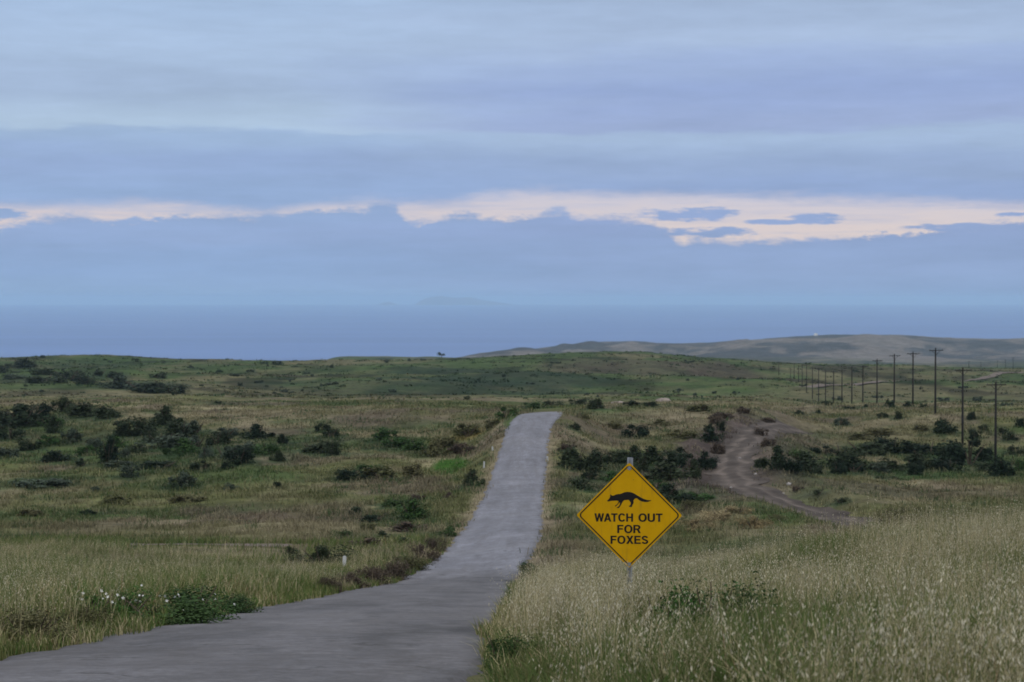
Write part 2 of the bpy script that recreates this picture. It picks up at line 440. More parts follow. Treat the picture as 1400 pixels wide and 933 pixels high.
# asphalt
m_road, nt, bs = new_mat('old_asphalt')
v = objvec(nt); vl = objvec(nt, (1, .08, 1)); vx = objvec(nt, (.12, 1, 1))
a1 = noise(nt, v, 14, 6, .75); a2 = noise(nt, v, .55, 6, .62); a3 = noise(nt, vl, 1.7, 5, .6); a4 = noise(nt, vx, .16, 4, .55)
c = mixc(nt, maprange(nt, a2, .32, .68, 0, 1), (.176, .184, .226), (.275, .290, .358))
c = mixc(nt, maprange(nt, a3, .42, .68, 0, .55), c, (.130, .130, .150))
c = mixc(nt, maprange(nt, a4, .50, .64, 0, .35), c, (.285, .295, .34))
c = mixc(nt, maprange(nt, a1, .30, .72, 0, .75), c, (.085, .080, .086))
a5 = noise(nt, v, 3.6, 6, .7)
c = mixc(nt, maprange(nt, a5, .44, .70, 0, .55), c, (.10, .094, .098))
c = mixc(nt, maprange(nt, a5, .50, .26, 0, .35), c, (.34, .34, .37))
vo = N(nt, 'ShaderNodeTexVoronoi'); vo.feature = 'DISTANCE_TO_EDGE'; vo.inputs['Scale'].default_value = .42
wob = N(nt, 'ShaderNodeVectorMath'); wob.operation = 'MULTIPLY_ADD'
nz = N(nt, 'ShaderNodeTexNoise'); nz.inputs['Scale'].default_value = 1.3; nz.inputs['Detail'].default_value = 5; nt.links.new(v, nz.inputs['Vector'])
nt.links.new(nz.outputs['Color'], wob.inputs[0]); wob.inputs[1].default_value = (2.6, 2.6, 0); nt.links.new(v, wob.inputs[2])
nt.links.new(wob.outputs[0], vo.inputs['Vector'])
crk = maprange(nt, vo.outputs['Distance'], .006, .028, .7, 0)
crm = N(nt, 'ShaderNodeMath'); crm.operation = 'MULTIPLY'; nt.links.new(crk, crm.inputs[0]); nt.links.new(maprange(nt, a2, .48, .62, 0, 1), crm.inputs[1])
c = mixc(nt, crm.outputs[0], c, (.05, .048, .05))
ta = N(nt, 'ShaderNodeAttribute'); ta.attribute_name = 'tint'
c = mixc(nt, 1.0, c, ta.outputs['Color'], 'MULTIPLY')
nt.links.new(c, bs.inputs['Base Color']); bs.inputs['Roughness'].default_value = .78; bs.inputs['Specular IOR Level'].default_value = .35
bump(nt, bs, a1, .5, .02)

# dirt
m_dirt, nt, bs = new_mat('track_dirt')
v = objvec(nt); a1 = noise(nt, v, 1.6, 7, .7); a2 = noise(nt, v, .3, 5, .6)
uv = N(nt, 'ShaderNodeAttribute'); uv.attribute_name = 'tint'
c = mixc(nt, maprange(nt, a2, .35, .65, 0, 1), (.135, .112, .100), (.20, .168, .150))
c = mixc(nt, maprange(nt, a1, .35, .72, 0, .6), c, (.12, .10, .085))
mm = N(nt, 'ShaderNodeMix'); mm.data_type = 'RGBA'; mm.blend_type = 'MULTIPLY'; mm.inputs[0].default_value = 1
nt.links.new(c, mm.inputs[6]); nt.links.new(uv.outputs['Color'], mm.inputs[7])
nt.links.new(mm.outputs[2], bs.inputs['Base Color']); bs.inputs['Roughness'].default_value = .95; bs.inputs['Specular IOR Level'].default_value = .1
bump(nt, bs, a1, .8, .12)

# sea
m_sea, nt, bs = new_mat('sea_water')
v = objvec(nt); w1 = noise(nt, objvec(nt, (.25, 1, 1)), .0012, 6, .65)
c = mixc(nt, maprange(nt, w1, .35, .65, 0, 1), (.036, .105, .33), (.066, .15, .41))
nt.links.new(c, bs.inputs['Base Color']); bs.inputs['Roughness'].default_value = .38; bs.inputs['Specular IOR Level'].default_value = .5
bs.inputs['IOR'].default_value = 1.33

m_rock = mat_plain('island_rock', (.16, .15, .12), scale=.004)
m_pole = mat_plain('creosoted_wood', (.020, .018, .018), var=.3, scale=5)
m_glass_ins = mat_plain('porcelain', (.10, .10, .11), rough=.3, var=.1)
m_white = mat_plain('white_plastic', (.55, .56, .57), var=.12)
m_wall = mat_plain('white_wall', (.80, .80, .80), var=.05)
m_pale = mat_plain('pale_soil', (.26, .22, .195), var=.35, scale=.9)

# ------------------------------------------------------------------ shrubs
def leaf_cloud(seed, nleaf, size, lobes, flat=1.0, spread=.42):
    """unit shrub: about 1 wide, 1 high, made of leaf faces scattered in several lobes"""
    g = np.random.default_rng(seed)
    cen = []
    for i in range(lobes):
        a = g.random() * 6.283; r = spread * math.sqrt(g.random())
        cen.append((r * math.cos(a), r * math.sin(a), .14 + .62 * g.random() ** 1.3 * (1 - r), .07 + .20 * g.random() ** 1.4))
    cen = np.array(cen)
    li = g.integers(0, lobes, nleaf)
    d = g.normal(size=(nleaf, 3)); d /= np.linalg.norm(d, axis=1)[:, None]
    rr = g.random(nleaf) ** .45 * cen[li, 3] * (.8 + .45 * g.random(nleaf))
    P = cen[li, :3] + d * rr[:, None] * np.array([1.1, 1.1, 1.25])
    # skirt of leaves to the ground
    sk = g.random(nleaf) < .32
    P[sk, 2] *= g.random(sk.sum()); 
    P[:, 2] = np.maximum(P[:, 2], .01)
    nrm = d + g.normal(size=(nleaf, 3)) * .8 + np.array([0, 0, .4]); nrm /= np.linalg.norm(nrm, axis=1)[:, None]
    t = np.cross(nrm, g.normal(size=(nleaf, 3))); t /= np.linalg.norm(t, axis=1)[:, None]
    b = np.cross(nrm, t)
    L = (size * (.6 + .8 * g.random(nleaf)))[:, None]
    v = np.stack([P - t * L * .6, P + b * L * .32, P + t * L * .6, P - b * L * .32], 1).reshape(-1, 3)
    q = (np.arange(nleaf) * 4)[:, None] + np.arange(4)[None]
    lobt = .75 + .5 * g.random(lobes)
    c = np.repeat((lobt[li] * (.55 + .9 * g.random(nleaf)))[:, None] * np.ones((1, 3)), 4, 0)
    return v, q, c
FOL = {'lo': [], 'hi': [], 'far': []}
STM = []
for i in range(6):
    v, q, c = leaf_cloud(100 + i, 1500, .075, 7 + i); FOL['lo'].append(np_mesh('shrub_foliage', v, q, m_dark, c))
    v, q, c = leaf_cloud(200 + i, 5200, .034, 9 + i); FOL['hi'].append(np_mesh('shrub_foliage', v, q, m_dark, c))
    v, q, c = leaf_cloud(300 + i, 260, .17, 5 + i); FOL['far'].append(np_mesh('shrub_foliage', v, q, m_dark, c))
    mb = MB(); g_ = random.Random(i)
    for k in range(6):
        a = g_.random() * 6.283; r = .16 + .2 * g_.random()
        mb.tube([(0.02 * math.cos(a), .02 * math.sin(a), -.05), (r * .45 * math.cos(a), r * .45 * math.sin(a), .3), (r * math.cos(a), r * math.sin(a), .55 + .2 * g_.random())], [.022, .014, .005], 5)
    STM.append(mb.mesh('shrub_stems', m_stem))

TONES = {'d': (m_dark, 'dark green'), 'g': (m_green, 'mid green'), 'o': (m_olive, 'olive'), 'y': (m_greyg, 'grey green'), 'b': (m_dead, 'brown dead'), 'w': (m_weed, 'bright green'), 's': (m_straw, 'straw coloured')}
ORD = ['', 'second', 'third', 'fourth', 'fifth', 'sixth', 'seventh', 'eighth', 'ninth', 'tenth', 'eleventh', 'twelfth', 'thirteenth', 'fourteenth', 'fifteenth', 'sixteenth', 'seventeenth', 'eighteenth', 'nineteenth', 'twentieth', 'twenty-first', 'twenty-second', 'twenty-third']
def put_shrub(u, row, w, h, tone, lod, label, group, name='shrub', cat='shrub', dmin=12.0, depthf=.8):
    p = at(u, row, dmin)
    k = p.y / F
    i = random.randrange(6)
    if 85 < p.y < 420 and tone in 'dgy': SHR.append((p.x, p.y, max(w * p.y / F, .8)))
    gm = 1.72 if lod == 'lo' else 1.3
    W, Hh = w * k * gm * random.uniform(.85, 1.2), h * k * gm * random.uniform(.85, 1.15)
    sx = W * (1 if random.random() < .5 else -1)
    rz = random.uniform(0, 6.283)
    if lod == 'far':
        o = bpy.data.objects.new(name, FOL['far'][i]); link(o)
        o.location = (p.x, p.y, p.z - .05); o.scale = (sx, W * depthf, Hh); o.rotation_euler = (0, 0, rz)
        o.material_slots[0].link = 'OBJECT'; o.material_slots[0].material = TONES[tone][0]
        tag(o, label, cat, group); return o
    e = empty(name, (p.x, p.y, p.z - .04), rz); tag(e, label, cat, group)
    fo = bpy.data.objects.new('foliage', FOL[lod][i]); link(fo, e); fo.scale = (sx, W * depthf, Hh)
    fo.material_slots[0].link = 'OBJECT'; fo.material_slots[0].material = TONES[tone][0]
    st = bpy.data.objects.new('stems', STM[i]); link(st, e); st.scale = (W, W * depthf, Hh)
    return e

def shape_word(w, h):
    return 'low spreading' if w > 2.6 * h else ('upright' if h > .95 * w else 'rounded')
def region(items, where, group, lod='lo', dmin=12.0):
    """items (u, row, w, h, tone) of one part of the land; told apart by their order from the left"""
    items = sorted(items)
    for i, (u, row, w, h, t) in enumerate(items):
        first = 'leftmost' if i == 0 else ('rightmost' if i == len(items) - 1 else ORD[i] + ' from the left')
        lab = f"{shape_word(w, h)} {TONES[t][1]} shrub {where}, {first}".replace('low spreading', 'low')
        put_shrub(u, row, w, h, t, lod, lab, group, dmin=dmin)

HS = 'shrubs on the hillside left of the road'
region([(14, 601, 30, 20, 'd'), (31, 583, 54, 24, 'd'), (51, 574, 28, 22, 'd'), (86, 564, 26, 18, 'd'), (105, 567, 24, 12, 'd'), (125, 569, 38, 16, 'd'), (148, 573, 24, 16, 'd'),
        (178, 596, 40, 22, 'd'), (226, 582, 28, 17, 'd'), (249, 602, 40, 23, 'd'), (222, 573, 18, 8, 'y'), (351, 600, 32, 15, 'd'), (387, 607, 16, 10, 'd'), (8, 580, 30, 18, 'd'), (66, 582, 26, 12, 'g'), (200, 592, 22, 12, 'd'), (268, 594, 24, 12, 'y'), (310, 598, 26, 11, 'y')], 'in upper row on left hillside', HS)
region([(74, 593, 15, 20, 'd'), (40, 616, 28, 13, 'd'), (78, 632, 34, 13, 'd'), (147, 634, 22, 26, 'd'), (171, 626, 16, 11, 'y'), (191, 620, 22, 10, 'd'), (222, 613, 38, 15, 'y'),
        (252, 622, 30, 17, 'g'), (297, 609, 22, 15, 'd'), (280, 628, 18, 13, 'y'), (307, 629, 26, 16, 'y'), (327, 636, 28, 17, 'd'), (364, 622, 26, 13, 'g'), (381, 631, 18, 10, 'd'), (131, 612, 18, 10, 'y'),
        (205, 606, 20, 14, 'd'), (58, 610, 30, 12, 'g'), (98, 606, 26, 13, 'y'), (160, 612, 26, 12, 'g'), (270, 612, 22, 12, 'y'), (340, 622, 26, 12, 'y'), (120, 622, 22, 10, 'g')], 'in middle row on left hillside', HS)
region([(10, 625, 24, 10, 'y'), (113, 637, 14, 9, 'd'), (160, 640, 26, 9, 'y'), (178, 653, 26, 14, 'y'), (220, 641, 42, 9, 'd'), (250, 668, 26, 18, 'y'), (277, 643, 18, 10, 'd'), (310, 643, 12, 8, 'd'),
        (317, 671, 16, 8, 'y'), (131, 673, 12, 7, 'y'), (119, 705, 16, 7, 'd'), (163, 690, 36, 10, 'o'), (377, 668, 11, 7, 'd'), (60, 664, 50, 9, 'y'), (38, 706, 28, 8, 'o'), (255, 688, 34, 9, 'o')],
       'below the left hillside rows', 'shrubs at the foot of the left hillside')
region([(33, 502, 32, 8, 'd'), (62, 512, 26, 8, 'd'), (95, 520, 34, 9, 'd'), (137, 514, 18, 7, 'd'), (118, 526, 30, 9, 'd'), (165, 532, 40, 12, 'y'), (195, 536, 44, 13, 'd'), (230, 538, 40, 10, 'd'), (20, 518, 26, 7, 'y'),
        (60, 524, 36, 8, 'd'), (160, 517, 18, 8, 'd'), (215, 518, 20, 6, 'd'), (5, 510, 14, 9, 'd')], 'on far ridge slope at left', 'shrubs on the far left ridge')
region([(261, 504, 9, 4, 'd'), (276, 506, 6, 3, 'd'), (300, 510, 9, 4, 'd'), (324, 515, 17, 5, 'd'), (343, 509, 11, 4, 'd'), (361, 498, 9, 4, 'd'), (380, 500, 26, 8, 'd'), (297, 553, 13, 6, 'd'), (316, 554, 7, 4, 'd'),
        (307, 561, 8, 4, 'd'), (352, 524, 12, 7, 'y'), (392, 520, 16, 5, 'y'), (420, 512, 10, 4, 'd'), (455, 526, 18, 5, 'y'), (520, 520, 14, 4, 'y')], 'on far slope left of road', 'small shrubs on the far slope', 'far')
region([(440, 591, 20, 9, 'd'), (453, 598, 22, 9, 'd'), (430, 618, 38, 13, 'd'), (453, 623, 20, 17, 'd'), (476, 657, 28, 14, 'd'), (524, 602, 34, 12, 'g'), (547, 612, 40, 12, 'g'), (570, 618, 26, 14, 'g'), (594, 626, 30, 16, 'o'),
        (566, 655, 36, 14, 'o'), (520, 655, 44, 14, 'o'), (608, 612, 28, 12, 'o'), (640, 598, 30, 14, 'o'), (690, 574, 22, 14, 'g'), (673, 586, 20, 13, 'o'), (632, 622, 24, 11, 'b'), (500, 645, 30, 10, 'g')],
       'in hollow left of road', 'shrubs in the hollow left of the road')
region([(482, 706, 15, 10, 'd'), (513, 714, 24, 9, 'd'), (561, 710, 36, 19, 'g'), (470, 739, 20, 12, 'g'), (522, 743, 28, 11, 'd'), (546, 749, 18, 12, 'd'), (611, 734, 18, 11, 'g'), (572, 684, 16, 7, 'b'), (614, 683, 16, 7, 'b'),
        (539, 692, 30, 10, 'g'), (500, 726, 20, 10, 'o')], 'on near slope left of road', 'shrubs on the near slope left of the road')
put_shrub(645, 664, 24, 15, 'd', 'lo', 'lone rounded black green shrub close beside the road edge in the dip', None)
put_shrub(440, 779, 72, 40, 'd', 'hi', 'broad dark leafy bush beside the tall white marker post', None)
put_shrub(396, 767, 20, 14, 'd', 'lo', 'small dark bush just left of the broad leafy bush by the post', None)
put_shrub(500, 752, 44, 14, 'b', 'lo', 'low purple brown brush patch above the road edge brush', None)
put_shrub(560, 727, 44, 12, 'b', 'lo', 'wide purple brown brush patch beyond the dark shrubs left of road', None)
region([(452, 812, 44, 22, 'b'), (480, 806, 48, 24, 'b'), (508, 801, 50, 28, 'b'), (532, 793, 48, 28, 'b'), (554, 782, 44, 26, 'o'), (574, 768, 40, 24, 'b'), (592, 756, 32, 20, 'b'), (604, 747, 24, 14, 'o')],
       'hugging left road edge', 'dead brush along the left road edge', 'hi')
GP = 'shrubs between the road and the dirt track'
region([(789, 642, 28, 26, 'd'), (815, 646, 26, 24, 'd'), (840, 634, 32, 15, 'd'), (868, 630, 30, 15, 'd'), (895, 631, 36, 17, 'd'), (922, 634, 34, 18, 'd'), (943, 641, 22, 16, 'd'), (963, 643, 22, 18, 'd'),
        (877, 646, 16, 18, 'd')], 'in dark row beyond the sign', GP)
region([(917, 658, 48, 20, 'd'), (951, 655, 20, 18, 'd'), (795, 669, 28, 13, 'd'), (806, 656, 18, 8, 'd'), (910, 684, 44, 17, 'd'), (932, 688, 34, 14, 'd'), (900, 668, 24, 9, 'g'), (955, 684, 30, 9, 'g'), (838, 660, 24, 10, 'g')],
       'near row just behind the sign', GP)
region([(726, 559, 22, 8, 'g'), (755, 556, 26, 7, 'd'), (789, 555, 22, 7, 'd'), (816, 559, 20, 11, 'd'), (864, 556, 18, 6, 'd'), (889, 556, 18, 6, 'd'), (960, 563, 32, 8, 'o'), (638, 547, 7, 4, 'd')],
       'on crest beyond road end', 'shrubs on the crest', 'lo')
region([(787, 588, 11, 8, 'd'), (863, 598, 24, 15, 'd'), (797, 573, 13, 7, 'o'), (835, 586, 24, 8, 'o'), (905, 583, 26, 7, 'o'), (930, 598, 22, 8, 'o'), (775, 618, 18, 12, 'b')], 'on slope right of road crest', GP)
region([(978, 580, 14, 10, 'b'), (985, 590, 10, 12, 'd'), (975, 606, 22, 16, 'd'), (980, 622, 18, 14, 'b'), (992, 572, 24, 8, 'b'), (972, 640, 16, 14, 'd'), (968, 590, 12, 10, 'd'), (1012, 566, 20, 7, 'b')], 'on left bank of dirt track', 'shrubs on the bank of the dirt track')
region([(1042, 596, 18, 8, 'b'), (1050, 610, 16, 8, 'b'), (1047, 578, 14, 7, 'b'), (1064, 643, 24, 26, 'd'), (1084, 646, 24, 12, 'd'), (1103, 643, 34, 20, 'd'), (1110, 647, 22, 9, 'd'), (1043, 640, 18, 12, 'd'), (1090, 630, 20, 10, 'g')],
       'on right bank of dirt track', 'shrubs on the bank of the dirt track')
BR = 'shrubs in the dark band right of the dirt track'
region([(1128, 622, 26, 10, 'd'), (1180, 621, 38, 15, 'd'), (1200, 617, 28, 12, 'd'), (1222, 619, 44, 17, 'd'), (1250, 620, 34, 12, 'd'), (1272, 621, 44, 15, 'd'), (1300, 622, 28, 14, 'd'), (1327, 637, 52, 26, 'd'), (1347, 629, 22, 16, 'd'),
        (1388, 623, 22, 13, 'd')], 'in upper dark band beyond the track', BR)
region([(1153, 643, 38, 28, 'd'), (1168, 646, 34, 11, 'd'), (1145, 648, 18, 14, 'd'), (1204, 646, 24, 9, 'y'), (1222, 643, 34, 15, 'd'), (1264, 643, 38, 24, 'd'), (1252, 649, 22, 14, 'd'), (1298, 645, 34, 15, 'd'), (1350, 646, 24, 14, 'd'),
        (1376, 651, 32, 20, 'd'), (1395, 645, 16, 12, 'g')], 'in lower dark band beyond the track', BR)
region([(1294, 593, 24, 18, 'd'), (1345, 591, 11, 8, 'd'), (1373, 595, 14, 9, 'd'), (1397, 584, 11, 9, 'd'), (1207, 572, 10, 7, 'd'), (1228, 574, 11, 8, 'd'), (1207, 595, 28, 9, 'o'), (1150, 582, 15, 9, 'y'), (1094, 567, 12, 5, 'd'),
        (1120, 566, 9, 4, 'd'), (1330, 574, 12, 8, 'd'), (1334, 600, 16, 10, 'd'), (1380, 603, 18, 8, 'd'), (1262, 590, 16, 7, 'o'), (1178, 602, 30, 7, 'o')], 'on grassy slope below the poles', 'shrubs below the utility poles')
region([(1216, 557, 16, 13, 'd'), (1243, 557, 16, 9, 'd'), (1264, 557, 16, 6, 'd'), (1162, 559, 14, 7, 'd'), (1130, 555, 18, 7, 'd'), (1184, 557, 12, 6, 'd'), (1145, 548, 16, 6, 'y'), (1200, 545, 14, 6, 'y'), (1290, 549, 16, 6, 'y'),
        (1340, 549, 18, 6, 'y'), (1380, 555, 20, 6, 'y')], 'at the foot of the pole line', 'shrubs below the utility poles', 'far')
region([(1150, 689, 16, 6, 'd'), (1092, 672, 12, 6, 'b'), (1120, 678, 14, 5, 'd'), (1225, 656, 10, 4, 'd'), (1204, 656, 8, 4, 'd')], 'on lower bend of dirt track', 'shrubs on the bank of the dirt track', 'lo')
region([(985, 714, 60, 22, 's'), (945, 702, 44, 18, 'o'), (1030, 724, 54, 18, 's'), (1010, 703, 44, 12, 's'), (950, 726, 54, 18, 's'), (1060, 712, 40, 12, 'o'), (905, 724, 30, 14, 's')], 'in the mounds right of the sign', 'straw coloured mounds beyond the oat grass', 'hi', 44)
put_shrub(1230, 738, 70, 48, 'o', 'hi', 'tall olive weed bush rising from the top of the oat field', None, dmin=36)
put_shrub(1195, 742, 50, 34, 'g', 'hi', 'green weed bush beside the tall olive weed at the oat field top', None, dmin=36)
# leafy weeds in the foreground
def flowers_on(e, n, w, h, seed):
    g = np.random.default_rng(seed); V = []; Fc = []
    for i in range(n):
        c = np.array(((g.random() - .5) * w * .8, (g.random() - .75) * w * .6, h * (.55 + .45 * g.random())))
        a0 = g.random() * 6.28; s = .013 + .010 * g.random(); tilt = np.array((g.normal() * .4, -.8, .6))
        tilt /= np.linalg.norm(tilt); t = np.cross(tilt, (0.2, .1, 1)); t /= np.linalg.norm(t); b = np.cross(tilt, t)
        for p in range(5):
            a = a0 + p * 1.2566
            d1 = t * math.cos(a) + b * math.sin(a); d2 = t * math.cos(a + .5) + b * math.sin(a + .5); d3 = t * math.cos(a - .5) + b * math.sin(a - .5)
            k = len(V); V += [c, c + d3 * s * .7, c + d1 * s * 1.25 + tilt * s * .2, c + d2 * s * .7]; Fc.append((k, k + 1, k + 2, k + 3))
    o = obj('flowers', np_mesh('flowers', V, np.array(Fc), m_flower), e)
for (u, row, w, h, lab, nf) in ((128, 848, 90, 46, 'loose pale green weed clump, leftmost of the flowering weeds', 5), (170, 852, 90, 56, 'leafy green weed clump with white flowers, second from the left', 8), (214, 858, 110, 46, 'middle leafy weed clump thick with white flowers on left verge', 12),
                                (258, 852, 115, 48, 'dark leafy weed clump right of the thickest flowers', 6), (302, 842, 100, 28, 'low dark weed clump, rightmost of the flowering weeds by the road', 3)):
    e = put_shrub(u, row, w, h, 'w' if u < 190 else 'g', 'hi', lab, 'leafy flowering weeds on the left verge', 'leafy_weed', 'weed')
    k = e.location.y / F
    flowers_on(e, nf, w * k, h * k, u)
put_shrub(40, 880, 110, 60, 'o', 'hi', 'olive rank weed clump at the lower left verge', None, 'leafy_weed', 'weed')
put_shrub(110, 868, 80, 44, 'o', 'hi', 'yellow olive weed clump below the flowering weeds', None, 'leafy_weed', 'weed')
put_shrub(912, 902, 130, 118, 'w', 'hi', 'lush green weed right of the sign post', None, 'leafy_weed', 'weed')
put_shrub(975, 898, 120, 118, 'g', 'hi', 'darker green weed right of the lush weed near the sign', None, 'leafy_weed', 'weed')
put_shrub(725, 796, 34, 28, 'g', 'hi', 'small green weed at the right road edge below the dip', None, 'leafy_weed', 'weed')
put_shrub(690, 925, 60, 60, 'g', 'hi', 'leafy weed spilling over the right road edge in front', None, 'leafy_weed', 'weed')

# distant scrub dots on the far hills
k = 0
while k < 60:
    u = random.uniform(10, 1390); row = random.uniform(488, 545)
    p = at(u, row)
    if p.y < 420 or p.y > 1150: continue
    w = random.uniform(4, 13)
    put_shrub(u, row, w, random.uniform(2.5, 5.0), random.choice('ddyy'), 'far', 'small dark scrub dot on the distant grassy hills', 'scrub dots on the distant hills'); k += 1

# ------------------------------------------------------------------ ground mesh
def grid_ground():
    ys = np.concatenate([np.linspace(-40, 1.0, 14), np.exp(np.linspace(math.log(1.8), math.log(7600), 900))])
    core = np.linspace(-.34, .34, 470)
    side = np.exp(np.linspace(math.log(.36), math.log(1.3), 26))
    ts = np.concatenate([-side[::-1], core, side])
    T, Y = np.meshgrid(ts, ys)
    X = T * (np.maximum(Y, 0) + 20 * np.exp(-np.maximum(Y, 0) / 20))
    Z = H(X, Y)
    ro = road_out(X, Y)
    Z = Z - .16 * (1 - sstep(-.95, -.5, ro)) * (Y < 255) - .012 * (1 - sstep(-.1, .3, ro))
    td = polyline_dist(X, Y, TRACK); Z = Z - .25 * (1 - sstep(.9, 1.7, td))
    td = polyline_dist(X, Y, PATH); Z = Z - .2 * (1 - sstep(.5, 1.1, td))
    td = polyline_dist(X, Y, FART); Z = Z - .25 * (1 - sstep(2, 5, td))
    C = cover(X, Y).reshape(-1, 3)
    n, m = Y.shape
    idx = np.arange(n * m).reshape(n, m)
    f = np.stack([idx[:-1, :-1], idx[:-1, 1:], idx[1:, 1:], idx[1:, :-1]], -1).reshape(-1, 4)
    return np_mesh('ground', np.stack([X, Y, Z], -1).reshape(-1, 3), f, m_ground, C, smooth=True)
g = obj('ground', grid_ground()); tag(g, 'rolling grassy ground running down to a valley and out to far hills', kind='structure')

def ribbon(name, ys, lx, rx, mat, lift, edge=0.0, nseg=6, seed=1, rut=False, label=''):
    k = np.linspace(0, 1, nseg + 1)
    L = lx + edge * (fbm(ys / .9, ys * 0, seed, 4) - .5) * 2
    Rr = rx + edge * (fbm(ys / .9, ys * 0 + 50, seed, 4) - .5) * 2
    X = L[:, None] * (1 - k) + Rr[:, None] * k
    Y = np.repeat(ys[:, None], nseg + 1, 1)
    Z = H(X, Y) + lift + .05 * np.sin(np.pi * k)[None, :] * (lift < .1)
    return X, Y, Z
ys = np.concatenate([np.arange(-40, 10, 1.0), np.arange(10, 75, .12), np.arange(75, 262, .3)])
l, r = road_lr(ys)
X, Y, Z = ribbon('road', ys, l, r, m_road, .03, .30, 36, 5)
Z[:, 0] -= .07; Z[:, -1] -= .07      # the worn edge rounds off into the soil
n, m = X.shape; idx = np.arange(n * m).reshape(n, m)
f = np.stack([idx[:-1, :-1], idx[:-1, 1:], idx[1:, 1:], idx[1:, :-1]], -1).reshape(-1, 4)
tint = np.ones(X.shape)
lw = (X - X[:, :1]) / (X[:, -1:] - X[:, :1])
tint *= 1 - .10 * np.exp(-((np.abs(lw - .5) - .24) / .10) ** 2) + .40 * (fbm(X * .5, Y / 7, 7, 5) - .5)   # darker wheel paths
for (u_, r_, w_, d_, k_) in ((690, 797, 40, 1.2, .50), (640, 799, 60, .8, .25), (636, 868, 46, .9, .42), (668, 893, 26, .5, .7), (600, 835, 80, 2.5, .15), (500, 880, 160, 1.2, .16), (300, 880, 120, 1.0, .12), (520, 845, 60, 1.5, .18), (655, 835, 40, 1.0, .2)):
    p_ = at(u_, r_); q_ = ((X - p_.x) / (w_ / F * p_.y / 2)) ** 2 + ((Y - p_.y) / d_) ** 2
    tint *= 1 - k_ * (1 - sstep(.2, 1.2, q_ + 1.6 * (fbm(X / .35, Y / .8, 19, 4) - .5)))
tint *= 1 - .25 * (1 - sstep(0, .10, np.minimum(lw, 1 - lw)))
rag = sstep(.60, .68, fbm(X / .5, Y / 2.6, 57, 5)) * .22 + sstep(.58, .66, fbm(X / 1.3, Y / 5, 58, 4)) * .16
tint *= 1 - rag * (Y < 90)
old = 1 - sstep(66, 82, Y + 6 * (fbm(X / 1.5, Y / 6, 27, 3) - .5))      # older, darker tarmac on the near slope
tint = (tint * (1 - .36 * old))[..., None] * (1 - old[..., None] * np.array((-.03, .02, .10)))
tint = tint.reshape(-1, 3)
o = obj('road', np_mesh('road', np.stack([X, Y, Z], -1).reshape(-1, 3), f, m_road, tint, smooth=True))
tag(o, 'narrow cracked grey asphalt road dipping into a valley and rising to a crest', kind='structure')

def strip(name, pts, width, mat, lift, step, label, edge=.3, rut=False):
    P = np.array(pts); seg = np.hypot(*np.diff(P, axis=0).T); s = np.concatenate([[0], np.cumsum(seg)])
    t = np.arange(0, s[-1], step)
    cx = np.interp(t, s, P[:, 0]); cy = np.interp(t, s, P[:, 1])
    k = max(3, int(4 / step))
    def sm(a):
        w = np.ones(2 * k + 1) / (2 * k + 1); return np.convolve(np.pad(a, k, mode='edge'), w, mode='valid')
    cx, cy = sm(cx), sm(cy)
    tx, ty = np.gradient(cx), np.gradient(cy); ll = np.hypot(tx, ty); tx /= ll; ty /= ll
    q = np.linspace(-.5, .5, 13)
    wl = width * (1 + edge * (fbm(t / 4, t * 0, 7, 4) - .5) * 2)
    off = q[None, :] * wl[:, None] + (edge * width * .4 * (fbm(t / 3, t * 0 + 9, 8, 3) - .5))[:, None]
    X = cx[:, None] + ty[:, None] * off; Y = cy[:, None] - tx[:, None] * off
    Z = H(X, Y) + lift
    tint = np.ones(X.shape)
    if rut:      # pale packed wheel lines, darker loose middle
        tint = .26 + .46 * fbm(X / .9, Y / 1.6, 14, 4) + .95 * np.exp(-((np.abs(q) - .20) / .06) ** 2)[None, :] * np.ones_like(X) * fbm(X / 2, Y / 5, 4, 3)
        Z = Z - .08 * np.exp(-((np.abs(q) - .22) / .09) ** 2)[None, :]
    n, m = X.shape; idx = np.arange(n * m).reshape(n, m)
    f = np.stack([idx[:-1, :-1], idx[:-1, 1:], idx[1:, 1:], idx[1:, :-1]], -1).reshape(-1, 4)
    o = obj(name, np_mesh(name, np.stack([X, Y, Z], -1).reshape(-1, 3), f, mat, np.repeat(tint.reshape(-1, 1), 3, 1), smooth=True))
    tag(o, label, kind='structure'); return o
strip('track', TRACK, 4.4, m_dirt, .05, .4, 'rutted brown dirt track bending through the scrub on the right', edge=.45, rut=True)
strip('path', PATH, 2.0, m_dirt, .05, .5, 'thin pale dirt path crossing the grass left of the road')
strip('far_track', FART, 4.5, m_dirt, .25, 3, 'pale track crossing the far slope behind the utility poles', edge=.15)

# sea ----------------------------------------------------------------
n = 360
an = np.linspace(0, 2 * np.pi, n, endpoint=False)
rad = [3000, 9000, 20000, 45000]
vv = [(0, 0, 0)] + [(rr * math.cos(a), rr * math.sin(a), 0) for rr in rad for a in an]
tri = np.array([(0, 1 + i, 1 + (i + 1) % n) for i in range(n)])
qd = np.array([(1 + k * n + i, 1 + (k + 1) * n + i, 1 + (k + 1) * n + (i + 1) % n, 1 + k * n + (i + 1) % n) for k in range(3) for i in range(n)])
o = obj('sea', np_mesh('sea', vv, [tri, qd], m_sea)); tag(o, 'calm blue grey sea out to the horizon', kind='structure')

